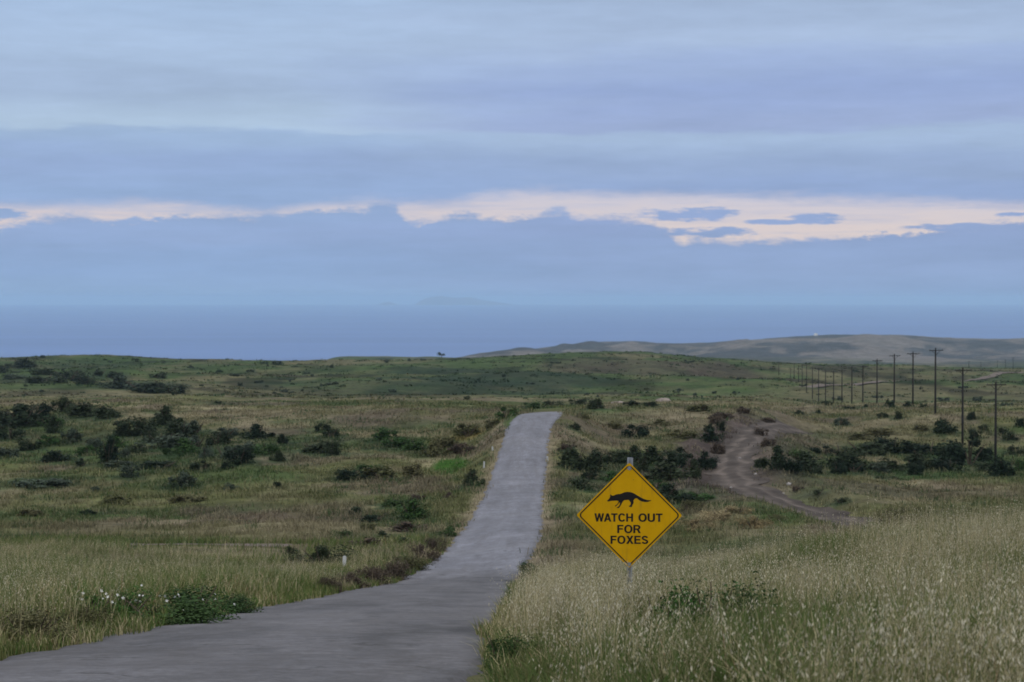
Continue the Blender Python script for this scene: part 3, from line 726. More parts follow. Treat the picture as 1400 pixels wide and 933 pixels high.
# islands on the horizon ----------------------------------------------
def island(name, prof, d, label):
    pts = []
    us = np.linspace(prof[0][0], prof[-1][0], 60)
    rows = np.interp(us, [p[0] for p in prof], [p[1] for p in prof])
    ks = np.linspace(-1, 1, 17)
    V = []
    for u_, r_ in zip(us, rows):
        top = max(0, EYE - (r_ - LV) / F * d) + 2
        for k in ks:
            y = d + k * 500
            z = -2 + top * (1 - abs(k) ** 3) * (.9 + .2 * fbm(np.array([u_ / 9]), np.array([k * 3]), 3)[0]) if abs(k) > .01 else top - 2
            V.append((ux(u_, d), y, z))
    n, m = len(us), len(ks); idx = np.arange(n * m).reshape(n, m)
    f = np.stack([idx[:-1, :-1], idx[:-1, 1:], idx[1:, 1:], idx[1:, :-1]], -1).reshape(-1, 4)
    o = obj(name, np_mesh(name, V, f, m_rock, smooth=True)); tag(o, label, kind='structure')
island('island', [(566, 417.5), (572, 413.5), (583, 407.5), (592, 406), (600, 405), (612, 406), (623, 407.8), (636, 407), (646, 407), (657, 410), (675, 412.5), (698, 416), (706, 417.5)], 44000,
       'long flat topped island faint in haze on the sea horizon')
island('island', [(516, 417.5), (523, 414.5), (530, 413), (537, 414.5), (545, 417.5)], 43000, 'tiny rock islet left of the long island')

# ------------------------------------------------------------------ grass (uncountable)
def blades(P, h, w, lean, yaw, colr, curl=.5):
    """P (n,3); five vertices and two faces for each blade"""
    n = len(P)
    dx, dy = np.cos(yaw), np.sin(yaw)
    px, py = -dy, dx
    la = lean * h
    v = np.empty((n, 5, 3), np.float32)
    for i, (t, ww, bend) in enumerate(((0, 1, 0), (0, -1, 0), (.55, .8, .35), (.55, -.8, .35), (1, 0, 1))):
        v[:, i, 0] = P[:, 0] + dx * la * bend + px * w * .5 * ww
        v[:, i, 1] = P[:, 1] + dy * la * bend + py * w * .5 * ww
        v[:, i, 2] = P[:, 2] + h * t * np.sqrt(np.maximum(.1, 1 - (lean * t) ** 2 * .6)) - (.02 if t == 0 else 0)
    b = (np.arange(n) * 5)[:, None]
    q = b + np.array([0, 1, 3, 2])[None]; t = b + np.array([2, 3, 4])[None]
    return v.reshape(-1, 3), q, t, np.repeat(colr, 5, 0)

def spikelets(P, h, lean, yaw, colr, k, size, top=.38):
    """drooping seed spikelets along the top part of each stem"""
    n = len(P)
    P = np.repeat(P, k, 0); h = np.repeat(h, k); lean = np.repeat(lean, k); yaw = np.repeat(yaw, k); colr = np.repeat(colr, k, 0)
    m = n * k
    t = 1 - top * rng.random(m)
    bend = np.where(t > .55, .35 + (t - .55) / .45 * .65, .35)
    a2 = rng.random(m) * 6.283; rr = (1.02 - t) * .28 * h * rng.random(m) + .006
    cx = P[:, 0] + np.cos(yaw) * lean * h * bend + np.cos(a2) * rr
    cy = P[:, 1] + np.sin(yaw) * lean * h * bend + np.sin(a2) * rr
    cz = P[:, 2] + h * t * np.sqrt(np.maximum(.1, 1 - (lean * t) ** 2 * .6))
    L = size * (.6 + .8 * rng.random(m)); W = L * .28
    a3 = rng.random(m) * 6.283
    ox, oy = np.cos(a3), np.sin(a3)
    dxx = np.cos(a2) * .35; dyy = np.sin(a2) * .35
    v = np.empty((m, 4, 3), np.float32)
    for i, (s, ww) in enumerate(((0, 0), (.5, 1), (1, 0), (.5, -1))):
        v[:, i, 0] = cx + dxx * L * s + ox * W * .5 * ww
        v[:, i, 1] = cy + dyy * L * s + oy * W * .5 * ww
        v[:, i, 2] = cz - L * s * .85
    b = (np.arange(m) * 4)[:, None]
    return v.reshape(-1, 3), b + np.array([0, 1, 2, 3])[None], np.repeat(colr * (.85 + .3 * rng.random((m, 1))), 4, 0)

class Stuff:
    def __init__(s): s.V, s.Q, s.T, s.C, s.n = [], [], [], [], 0
    def add(s, v, c, q=None, t=None):
        if q is not None: s.Q.append(q + s.n)
        if t is not None: s.T.append(t + s.n)
        s.V.append(v); s.C.append(c); s.n += len(v)
    def build(s, name, label):
        fs = []
        if s.Q: fs.append(np.concatenate(s.Q))
        if s.T: fs.append(np.concatenate(s.T))
        o = obj(name, np_mesh(name, np.concatenate(s.V), fs, m_grass, np.concatenate(s.C)))
        tag(o, label, kind='stuff'); return o

STRAW = np.array((.43, .378, .225)); PALE = np.array((.70, .64, .485)); GRN = np.array((.085, .135, .036)); OLV = np.array((.165, .178, .068)); RUST = np.array((.24, .16, .09))
def pick_tint(x, y, seed, dry=.5, g=.3):
    n = len(x)
    q = fbm(x / 2.2, y / 3.2, seed, 3) * .6 + rng.random(n) * .4
    w = rng.random(n)
    c = np.where((q < .40 + .15 * (g - .3))[:, None], GRN[None], np.where((w < dry)[:, None], STRAW[None], OLV[None]))
    c = np.where((rng.random(n) < .05)[:, None], RUST[None], c)
    return c * (.75 + .5 * rng.random((n, 1)))

def sample(n, u0, u1, d0, d1, p=1.0):
    """bearings u0..u1, depths d0..d1, density falling with depth"""
    r_ = rng.random(n)
    if p == 0: d = d0 * (d1 / d0) ** rng.random(n)
    else: d = (d0 ** p + (d1 ** p - d0 ** p) * rng.random(n)) ** (1 / p)
    u = u0 - (0 if u0 > 300 else 3.0 * F / d) + (u1 - u0 + (3.5 * F / d if u1 > 1000 else 0) + (0 if u0 > 300 else 3.0 * F / d)) * r_      # three metres beyond the view
    return ux(u, d), d

def keep_off(x, y, off=.1):
    ro = road_out(x, y) + (fbm(x / .8, y / 1.3, 15, 3) - .5) * .7
    k = ro > off + .16 * (1 - sstep(11, 18, y))
    k &= polyline_dist(x, y, TRACK) > 2.3 + (5.0 * rng.random(len(x)) ** 2 - .6) * (y > 135)
    k &= ~((y > 84) & (y < 98.2) & (x > ux(175, y)) & (x < ux(420, y)) & (rng.random(len(x)) < .93))
    return k

# right-hand field of wild oats
WEEDS = [(ux(912, 17), 16.3, .5, 1.6), (ux(972, 17), 16.3, .5, 1.6), (ux(905, 14), 14.5, .5, 1.2), (ux(1230, 17), 17, .8, 1.6), (ux(1080, 13), 13, .6, 1.2)]
def weedy(x, y):
    w = np.zeros(len(x))
    for (a, b_, rx, ry) in WEEDS: w = np.maximum(w, 1 - sstep(.5, 1.3, ((x - a) / rx) ** 2 + ((y - b_) / ry) ** 2 + (fbm(x / .5, y / .9, 5, 3) - .5)))
    return w
def dryness(x, y): return sstep(.41, .57, .72 * fbm(x / 2.1, y / 5.5, 83, 3) + .28 * fbm(x / .5, y / .9, 78, 2))
def by_sign(x, y): return 1 - .0 * np.exp(-((x - ux(860, y)) / .75) ** 2) * (y > 9) * (y < 21.2)
S = Stuff()
x, y = sample(480000, 590, 1570, 7.0, 62, .8); k = keep_off(x, y, -.04); x, y = x[k], y[k]
dens = fbm(x / .9, y / 1.4, 77, 3); k = rng.random(len(x)) < sstep(.15, .5, dens); x, y = x[k], y[k]
ro = road_out(x, y); n = len(x); dr = dryness(x, y); wd = weedy(x, y)
short = (.45 + .55 * sstep(0, 1.6, ro)) * (1 - .6 * wd) * sstep(3.5, 9.5, y) * by_sign(x, y)
P = np.stack([x, y, H(x, y)], -1)
h = (.26 + .44 * rng.random(n)) * short * (.75 + .5 * fbm(x / 2.2, y / 2.6, 34, 3))
c = pick_tint(x, y, 101, .5, .42)
isgreen = (rng.random(n) < .85 * (1 - dr) + .10 + .3 * wd)[:, None]
c = np.where(isgreen, np.where(rng.random((n, 1)) < .5, GRN, OLV * .8) * (.6 + .6 * rng.random((n, 1))), c)
S.add(*(lambda a: (a[0], a[3], a[1], a[2]))(blades(P, h, .006 + .00022 * y, .3 + .75 * rng.random(n), rng.random(n) * 6.283, c)))
x, y = sample(82000, 590, 1570, 7.0, 60, .8); k = keep_off(x, y, .25); x, y = x[k], y[k]
dr = dryness(x, y); k = rng.random(len(x)) < (.05 + .95 * dr) * (1 - .96 * weedy(x, y)); x, y = x[k], y[k]
ro = road_out(x, y); n = len(x)
P = np.stack([x, y, H(x, y)], -1)
h = (.34 + .58 * rng.random(n)) * (.6 + .4 * sstep(0, 1.6, ro)) * (.72 + .56 * fbm(x / 2.6, y / 3, 33, 3)) * sstep(3.0, 10, y) * (.92 + .16 * sstep(18, 34, y)) * np.where(rng.random(n) < .08, 1.18, 1); h = np.where((y < 20.9) & (np.abs(x - ux(860, y)) < .9), np.minimum(h, .80), h); lean = .06 + .5 * rng.random(n) ** 1.6; yaw = rng.normal(.3, 1.7, n)
c = np.where(rng.random((n, 1)) < .5, STRAW[None], OLV[None]) * (.65 + .5 * rng.random((n, 1)))
S.add(*(lambda a: (a[0], a[3], a[1], a[2]))(blades(P, h, .0032 + .00012 * y, lean, yaw, c)))
CX, CY = sample(4800, 590, 1570, 8.0, 58, .8); kk = keep_off(CX, CY, .35); CX, CY = CX[kk], CY[kk]
kk = rng.random(len(CX)) < .15 + .85 * dryness(CX, CY); CX, CY = CX[kk], CY[kk]; kk = weedy(CX, CY) < .5; CX, CY = CX[kk], CY[kk]
nc = len(CX); ks = 13; ca = rng.random(nc * ks) * 6.283; cr = np.abs(rng.normal(0, .06, nc * ks))
x2 = np.repeat(CX, ks) + np.cos(ca) * cr; y2 = np.repeat(CY, ks) + np.sin(ca) * cr
h2 = np.repeat((.50 + .42 * rng.random(nc)) * sstep(3.0, 10, CY), ks) * (.7 + .4 * rng.random(nc * ks)); h2 = np.where((y2 < 20.9) & (np.abs(x2 - ux(860, y2)) < .9), np.minimum(h2, .80), h2)
wind = np.repeat(rng.normal(.3, .8, nc), ks); l2 = .15 + .55 * rng.random(nc * ks)
yw2 = np.arctan2(np.sin(ca) + .9 * np.sin(wind), np.cos(ca) + .9 * np.cos(wind))
c2 = np.repeat(np.where(rng.random((nc, 1)) < .7, STRAW[None], OLV[None]) * (.7 + .5 * rng.random((nc, 1))), ks, 0)
P2 = np.stack([x2, y2, H(x2, y2)], -1)
S.add(*(lambda a: (a[0], a[3], a[1], a[2]))(blades(P2, h2, .0034 + .00013 * y2, l2, yw2, c2)))
v, q, c = spikelets(P2, h2, l2, yw2, np.repeat(np.where(rng.random((nc, 1)) < .75, PALE[None], STRAW[None]) * (.65 + .45 * rng.random((nc, 1))), ks, 0), 7, .024, .5)
S.add(v, c, q)
cs = np.where(rng.random((n, 1)) < .5, PALE[None], STRAW[None]) * (.5 + .75 * rng.random((n, 1)) ** 1.5)
v, q, c = spikelets(P, h, lean, yaw, cs, 9, .020, .44)
S.add(v, c, q)
S.build('oat_grass', 'tall dry wild oat grass with pale drooping seed heads filling the right foreground')

# left verge
S = Stuff()
x, y = sample(200000, -160, 720, 15.0, 100, .75); k = keep_off(x, y, -.06) & (x < road_lr(y)[0] + .3); x, y = x[k], y[k]
n = len(x); ro = road_out(x, y)
P = np.stack([x, y, H(x, y)], -1)
h = (.20 + .38 * rng.random(n)) * (.45 + .55 * sstep(0, 1.4, ro)) * (.55 + .9 * fbm(x / 3, y / 4, 35, 3))
S.add(*(lambda a: (a[0], a[3], a[1], a[2]))(blades(P, h, .006 + .00026 * y, .3 + .6 * rng.random(n), rng.random(n) * 6.283, np.where((rng.random(n) < .12 + .88 * (1 - dryness(x / 1.6, y / 1.6)))[:, None], np.where(rng.random((n, 1)) < .5, GRN, OLV) * (.7 + .5 * rng.random((n, 1))), pick_tint(x, y, 141, .42, .40)))))
x, y = sample(34000, -160, 720, 15.0, 90, .8); k = keep_off(x, y, .4) & (x < road_lr(y)[0]); x, y = x[k], y[k]
dens = fbm(x / 2, y / 3, 83, 3); k = rng.random(len(x)) < .12 + .88 * sstep(.42, .65, dens); x, y = x[k], y[k]
n = len(x); P = np.stack([x, y, H(x, y)], -1)
h = .42 + .36 * rng.random(n); lean = .1 + .4 * rng.random(n); yaw = rng.normal(.3, 1.2, n)
c = np.where(rng.random((n, 1)) < .6, STRAW[None], OLV[None]) * (.7 + .5 * rng.random((n, 1)))
S.add(*(lambda a: (a[0], a[3], a[1], a[2]))(blades(P, h, .004 + .00014 * y, lean, yaw, c)))
cs = np.where(rng.random((n, 1)) < .6, PALE[None], STRAW[None]) * (.7 + .4 * rng.random((n, 1)))
v, q, c = spikelets(P, h, lean, yaw, cs, 6, .024)
S.add(v, c, q)
S.build('verge_grass', 'mixed green and straw grass on the verge left of the road')

# tussocks across the valley
S = Stuff()
x, y = sample(120000, -180, 1580, 52, 340, .3); k = keep_off(x, y, .35); x, y = x[k], y[k]
cl = fbm(x / 3.0, y / 4.5, 87, 3); k = rng.random(len(x)) < .15 + .85 * sstep(.36, .62, cl); x, y = x[k], y[k]
n = len(x); base = cover(x, y); k5 = 6
th = (.16 + .42 * rng.random(n) ** 2) * (.6 + .9 * fbm(x / 5, y / 5, 89, 3))
tw = np.clip(.0011 * y, .03, .30) * (.6 + rng.random(n))
X = np.repeat(x, k5) + rng.normal(0, 1, n * k5) * np.repeat(.12 + tw, k5); Yy = np.repeat(y, k5) + rng.normal(0, 1, n * k5) * np.repeat(.12 + tw, k5)
P = np.stack([X, Yy, H(X, Yy)], -1)
hh = np.repeat(th, k5) * (.6 + .7 * rng.random(n * k5))
tone = (.80 + .5 * rng.random((n, 1)))
dry = (rng.random((n, 1)) < .28) * .35
wk = ((fbm(x / 3.2, y / 5, 63, 4) > .585) & (rng.random(n) < .5))[:, None]
hh = hh * np.repeat(1 - .1 * wk[:, 0], k5)
bc = np.repeat(np.where(wk, (DKGRN * .4 + GREEN * .8), base * (1 - dry) + STRAW * .85 * dry) * tone, k5, 0) * (.85 + .3 * rng.random((n * k5, 1)))
S.add(*(lambda a: (a[0], a[3], a[1], a[2]))(blades(P, hh, np.repeat(np.clip(.00035 * y, .018, .12), k5), .4 + .9 * rng.random(n * k5), rng.random(n * k5) * 6.283, bc)))
S.build('tussock_grass', 'olive and straw tussock grass covering the valley slopes')
# low scrub mottling the far slopes
S = Stuff()
x, y = sample(26000, -120, 1520, 380, 1260, .8); k = rng.random(len(x)) < sstep(.34, .62, fbm(x / 16, y / 30, 97, 4)); x, y = x[k], y[k]
n = len(x); k5 = 6; base = cover(x, y)
sz = (.22 + .95 * rng.random(n) ** 3) * (.6 + .5 * sstep(380, 800, y))
X = np.repeat(x, k5) + rng.normal(0, .8, n * k5) * np.repeat(sz, k5); Yy = np.repeat(y, k5) + rng.normal(0, .8, n * k5) * np.repeat(sz, k5)
P = np.stack([X, Yy, H(X, Yy)], -1)
dk = rng.random((n, 1))
bc = np.repeat(np.where(dk < .28, (DKGRN * .8 + GREEN * .3) * (.8 + .8 * rng.random((n, 1))), base * (.65 + .7 * rng.random((n, 1)))), k5, 0)
S.add(*(lambda a: (a[0], a[3], a[1], a[2]))(blades(P, np.repeat(sz, k5) * (.35 + .5 * rng.random(n * k5)), np.repeat(sz * .7, k5), .3 + .6 * rng.random(n * k5), rng.random(n * k5) * 6.283, bc)))
S.build('low_scrub', 'dark low scrub speckled over the far grassy slopes')

# ------------------------------------------------------------------ bare mounds by the crest
def mound(u, row, w, h, label, dmin=250):
    p = at(u, row, dmin); k = p.y / F; W, Hh = w * k, h * k
    n = 26; ks = np.linspace(-1, 1, n); X, Y = np.meshgrid(ks, ks)
    rr = np.sqrt(X ** 2 + Y ** 2)
    Z = Hh * (1 - sstep(.25, 1.0, rr + .5 * (fbm(X * 2.2 + u, Y * 2.2, 3, 4) - .5))) * (.8 + .4 * fbm(X * 3, Y * 3 + u, 6, 4)) - .25
    idx = np.arange(n * n).reshape(n, n)
    f = np.stack([idx[:-1, :-1], idx[:-1, 1:], idx[1:, 1:], idx[1:, :-1]], -1).reshape(-1, 4)
    o = obj('dirt_mound', np_mesh('dirt_mound', np.stack([X * W / 2, Y * W / 2, Z], -1).reshape(-1, 3), f, m_pale, smooth=True), loc=tuple(p))
    tag(o, label, 'mound', 'pale dirt mounds')
mound(907, 549, 30, 6, 'pale bare dirt mound on the crest')
mound(845, 551, 36, 3.5, 'long low grey dirt mound left of the pale one')

# ------------------------------------------------------------------ stones beside the track
m_stone = mat_plain('pale_stone', (.34, .32, .31), var=.3, scale=9)
STN = []
for i in range(3):
    bm = bmesh.new(); bmesh.ops.create_icosphere(bm, subdivisions=2, radius=1)
    for v_ in bm.verts:
        p = v_.co; k_ = .75 + .5 * float(fbm(np.array([p.x * 1.3 + i * 9 + p.z]), np.array([p.y * 1.3 - p.z]), 40 + i, 3)[0]); v_.co = p * k_; v_.co.z *= .62
    me = bpy.data.meshes.new('stone'); bm.to_mesh(me); bm.free(); me.materials.append(m_stone); STN.append(me)
for i, (u, row, w, lab) in enumerate(((1079, 664, 8, 'pale stone beside the lower bend of the dirt track'), (1087, 669, 5, 'smaller stone just right of the pale stone by the track'), (1034, 650, 6, 'stone on the right lip of the dirt track bend'),
        (1040, 636, 4, 'small stone by the green shrubs right of the track'), (1012, 628, 4, 'small stone in the middle of the dirt track'), (975, 598, 6, 'stone on the dark bank left of the track'),
        (1000, 668, 4, 'small stone on the inner side of the lower track bend'), (1072, 676, 4, 'small stone below the pale stone on the track edge'))):
    p = at(u, row); o = bpy.data.objects.new('stone', STN[i % 3]); link(o); r_ = w / F * p.y / 2
    o.location = (p.x, p.y, p.z + r_ * .25); o.scale = (r_, r_ * .9, r_); o.rotation_euler = (0, 0, i * 1.3); tag(o, lab, 'stone', 'stones along the dirt track')

# ------------------------------------------------------------------ utility poles
HP = 9.0
def pole_meshes():
    mb = MB().tube([(0, 0, -1.2), (0, 0, 3), (0, 0, HP)], [.15, .135, .10], 12); shaft = mb.mesh('pole_shaft', m_pole, True)
    arm = MB().box((0, -.13, HP - .35), (2.3, .10, .10)).mesh('crossarm', m_pole)
    br = MB()
    for s in (-1, 1):
        L = math.hypot(.62, .55)
        br.box((s * .33, -.15, HP - .68), (L, .02, .045), Matrix.Rotation(-s * math.atan2(.55, .62), 3, 'Y'))
    brace = br.mesh('brace', m_pole)
    ins = MB().tube([(0, 0, 0), (0, 0, .05), (0, 0, .10), (0, 0, .17)], [.035, .05, .04, .015], 8).mesh('insulator', m_glass_ins, True)
    return shaft, arm, brace, ins
SH, AR, BC, IN = pole_meshes()
POLES = [(1362, 217), (1316.7, 243), (1279.3, 278), (1248.5, 322), (1223, 347), (1199.4, 377), (1180, 410), (1165, 440), (1151.5, 476), (1140, 510), (1129, 545), (1119.5, 585), (1111, 628),
         (1103, 668), (1097, 705), (1092, 745), (1086, 800), (1081, 850), (1065, 980)]
TOPS = [522, 502.5, 476, 481, 484, 491, 499, 501, 505, 507, 506, 503, 502, 499, 498, 505, 511, 514, 522]
for i, ((u, d), tr) in enumerate(zip(POLES, TOPS)):
    x = ux(u, d); z = float(H(x, d))
    ztop = EYE - (tr - LV) / F * d
    hgt = min(max(ztop - z, 6.5), 11.5)
    e = empty('utility_pole', (x, d, z), random.uniform(-.25, .05) + .45)
    which = 'nearest and tallest looking of the receding line, among dark shrubs' if i == 0 else (f'{ORD[i]} pole back from the nearest in the receding line' if i < 18 else 'farthest pole at the end of the receding line')
    tag(e, ('dark wooden utility pole, ' if i < 16 else 'thin dark utility pole, ') + which if i else 'dark wooden utility pole, ' + which, 'utility pole', 'utility poles in a receding line')
    s = hgt / HP
    so = bpy.data.objects.new('pole', SH); link(so, e); so.scale = (1, 1, s)
    dz = hgt - HP
    a = bpy.data.objects.new('crossarm', AR); link(a, e); a.location = (0, 0, dz)
    if i < 12:
        b = bpy.data.objects.new('brace', BC); link(b, e); b.location = (0, 0, dz)
        for px in (-1.05, -.45, .45, 1.05):
            q = bpy.data.objects.new('insulator', IN); link(q, a); q.location = (px, -.13, HP - .30)
for i, (u, top, base) in enumerate(((1325, 494, 512), (1341.5, 495, 511), (1364, 493, 509), (1375, 492, 508), (1385.5, 489, 508), (1308, 503, 515), (1269, 503, 517))):
    d = 9 * F / (base - top) * .9; x = ux(u, d); z = float(H(x, d)); zt = EYE - (top - LV) / F * d
    z = max(z, zt - 14)
    e = empty('utility_pole', (x, d, z), .5)
    tag(e, f"faint distant utility pole on far slope, {'leftmost' if u == 1269 else ('second' if u == 1308 else ['third', 'fourth', 'fifth', 'sixth', 'rightmost'][i])} of the faint ones" + ('' if u in (1269,) or i == 4 else ' from the left'), 'utility pole', 'faint utility poles on the far slope')
    so = bpy.data.objects.new('pole', SH); link(so, e); so.scale = (1.1, 1.1, (zt - z) / HP)
    a = bpy.data.objects.new('crossarm', AR); link(a, e); a.location = (0, 0, zt - z - HP)

# ------------------------------------------------------------------ road marker posts
def marker(u, row, hpx, label, dmin=20):
    p = at(u, row, dmin); k = p.y / F; hh = hpx * k; w = .11
    poly = [(-w / 2, -.3), (w / 2, -.3), (w / 2, hh - .03), (w / 2 - .03, hh), (-w / 2 + .03, hh), (-w / 2, hh - .03)]
    mb = MB().prism(poly, -.012, .012)
    mb.box((-w / 2 - .004, .012, hh * .5 - .15), (.012, .036, hh + .24)); mb.box((w / 2 + .004, .012, hh * .5 - .15), (.012, .036, hh + .24))
    o = obj('marker_post', mb.mesh('marker_post', m_white), loc=(p.x, p.y, p.z)); o.rotation_euler = (R(random.uniform(-3, 3)), R(random.uniform(-4, 4)), R(random.uniform(-10, 10)))
    tag(o, label, 'marker post', 'white road marker posts')
marker(469.5, 788, 27, 'white road marker post standing right of the broad dark bush')
marker(661.5, 641, 9, 'small white marker post by the green hollow left of the road')
marker(673.5, 617, 5.5, 'faint white marker post nearest the crest, left of the road')
marker(748.5, 632, 7, 'small white marker post on the right edge of the road')

# ------------------------------------------------------------------ far tree and far hut
px_, py_ = ux(603.5, 2480), 2480.0
pz_ = float(H(px_, py_))
e = empty('tree', (px_, py_, pz_)); tag(e, 'tiny lone spreading tree on the coast edge against the sea', 'tree')
o = obj('trunk', MB().tube([(0, 0, -.5), (.2, 0, 2.5), (0, .1, 5)], [.45, .32, .2], 8).mesh('trunk', m_stem), e)
v, q, c = leaf_cloud(55, 900, .10, 8); v = v * np.array([9.5, 8, 6.5]) + np.array([0, 0, 3.2])
o = obj('crown', np_mesh('crown', v, q, m_dark, c), e)
px_, py_ = ux(1115.5, 4480), 4480.0; pz_ = float(H(px_, py_))
e = empty('hut', (px_, py_, pz_ - 1)); tag(e, 'tiny white hut on top of the far hills', 'hut')
obj('wall', MB().box((0, 0, 2.6), (8, 6, 5.2)).mesh('wall', m_wall), e)
obj('roof', MB().prism([(-4.4, 5.2), (4.4, 5.2), (0, 6.8)], -3.4, 3.4).mesh('roof', m_wall), e)

# ------------------------------------------------------------------ warning sign
m_yel, nt, bs = new_mat('yellow_sheeting')
v = objvec(nt); f1 = noise(nt, v, 3.2, 5, .6); f2 = noise(nt, objvec(nt, (6, 1, .8)), 2.2, 4, .6)
c = mixc(nt, maprange(nt, f1, .3, .7, 0, 1), (.60, .325, .001), (.68, .375, .002))
c = mixc(nt, maprange(nt, f2, .54, .78, 0, .45), c, (.34, .19, .02))
f4 = noise(nt, v, 34, 3, .5)
c = mixc(nt, maprange(nt, f4, .70, .76, 0, .6), c, (.20, .12, .03))
nt.links.new(c, bs.inputs['Base Color']); bs.inputs['Roughness'].default_value = .5; bs.inputs['Specular IOR Level'].default_value = .12
m_blk = mat_plain('black_ink', (.010, .008, .007), rough=.5, var=.2, scale=20)
m_galv = mat_plain('galvanised_steel', (.40, .42, .46), rough=.5, var=.25, scale=8, metal=.55, spec=.5)
m_back = mat_plain('bare_aluminium', (.45, .45, .45), rough=.4, metal=.7)
m_bolt = mat_plain('bolt_steel', (.30, .31, .33), rough=.45, metal=.6)

DS = 20.8
ppm = DS / F                      # metres in one photo pixel at the sign
sx_, sz_ = ux(860.6, DS), EYE - (705.3 - LV) * ppm
gz = float(H(sx_, DS))
sign = empty('warning_sign', (sx_, DS, gz), R(-2))
tag(sign, 'yellow diamond warning sign with black fox and lettering on a steel post', 'road sign')
zc = sz_ - gz
half = 71.6 * ppm
def diamond(r, cr, n=6):
    """diamond with rounded corners; r centre to unrounded corner, cr corner radius"""
    pts = []
    for k in range(4):
        a = math.pi / 2 * k
        cc = (r - cr * math.sqrt(2)); cx, cz_ = cc * math.cos(a), cc * math.sin(a)
        for j in range(n + 1):
            b = a - math.pi / 4 + math.pi / 2 * j / n
            pts.append((cx + cr * math.cos(b), cz_ + cr * math.sin(b)))
    return pts
panel = empty('sign_panel', (0, 0, zc)); panel.parent = sign
bpy.data.objects.remove(panel)
mb = MB().prism(diamond(half + .007, .018), 0, .003)
panel = obj('sign_panel', mb.mesh('sign_panel', m_yel), sign, (0, 0, zc))
# border line
outer = diamond(half - .013, .040, 10); inner = diamond(half - .031, .032, 10)
n = len(outer); V = [(p[0], -.0015, p[1]) for p in outer] + [(p[0], -.0015, p[1]) for p in inner]
fc = [[i, (i + 1) % n, n + (i + 1) % n, n + i] for i in range(n)]
me = bpy.data.meshes.new('border'); me.from_pydata(V, [], fc); me.materials.append(m_blk)
obj('border', me, panel)
# fox
FX = [(85, 345), (110, 325), (150, 282), (172, 230), (163, 178), (186, 180), (222, 207), (265, 207), (310, 182), (380, 165), (450, 160), (500, 140), (560, 115), (640, 103), (720, 108), (790, 130), (860, 165),
      (930, 210), (1010, 255), (1090, 295), (1170, 320), (1240, 330), (1308, 326), (1262, 356), (1200, 378), (1120, 381), (1040, 366), (980, 340), (930, 305), (900, 276), (865, 280), (830, 305), (806, 345), (816, 388),
      (802, 430), (776, 470), (758, 522), (690, 512), (678, 490), (716, 470), (736, 430), (731, 395), (705, 360), (680, 325), (640, 322), (560, 330), (522, 360), (497, 400), (472, 450), (446, 500), (412, 546), (345, 548),
      (352, 532), (395, 508), (428, 460), (440, 415), (430, 392), (402, 422), (376, 452), (350, 487), (305, 512), (300, 486), (340, 460), (370, 425), (400, 385), (390, 350), (340, 343), (270, 348), (200, 351), (140, 366), (100, 369)]
poly = [((826 + a / 20 - 860.6) * ppm, (705.3 - (668 + b / 20)) * ppm) for a, b in FX]
bm = bmesh.new()
vs = [bm.verts.new((p[0], -.0016, p[1])) for p in poly]
es = [bm.edges.new((vs[i], vs[(i + 1) % len(vs)])) for i in range(len(vs))]
bmesh.ops.triangle_fill(bm, use_beauty=True, use_dissolve=False, edges=es, normal=(0, -1, 0))
me = bpy.data.meshes.new('fox_silhouette'); bm.to_mesh(me); bm.free(); me.materials.append(m_blk)
obj('fox_silhouette', me, panel)
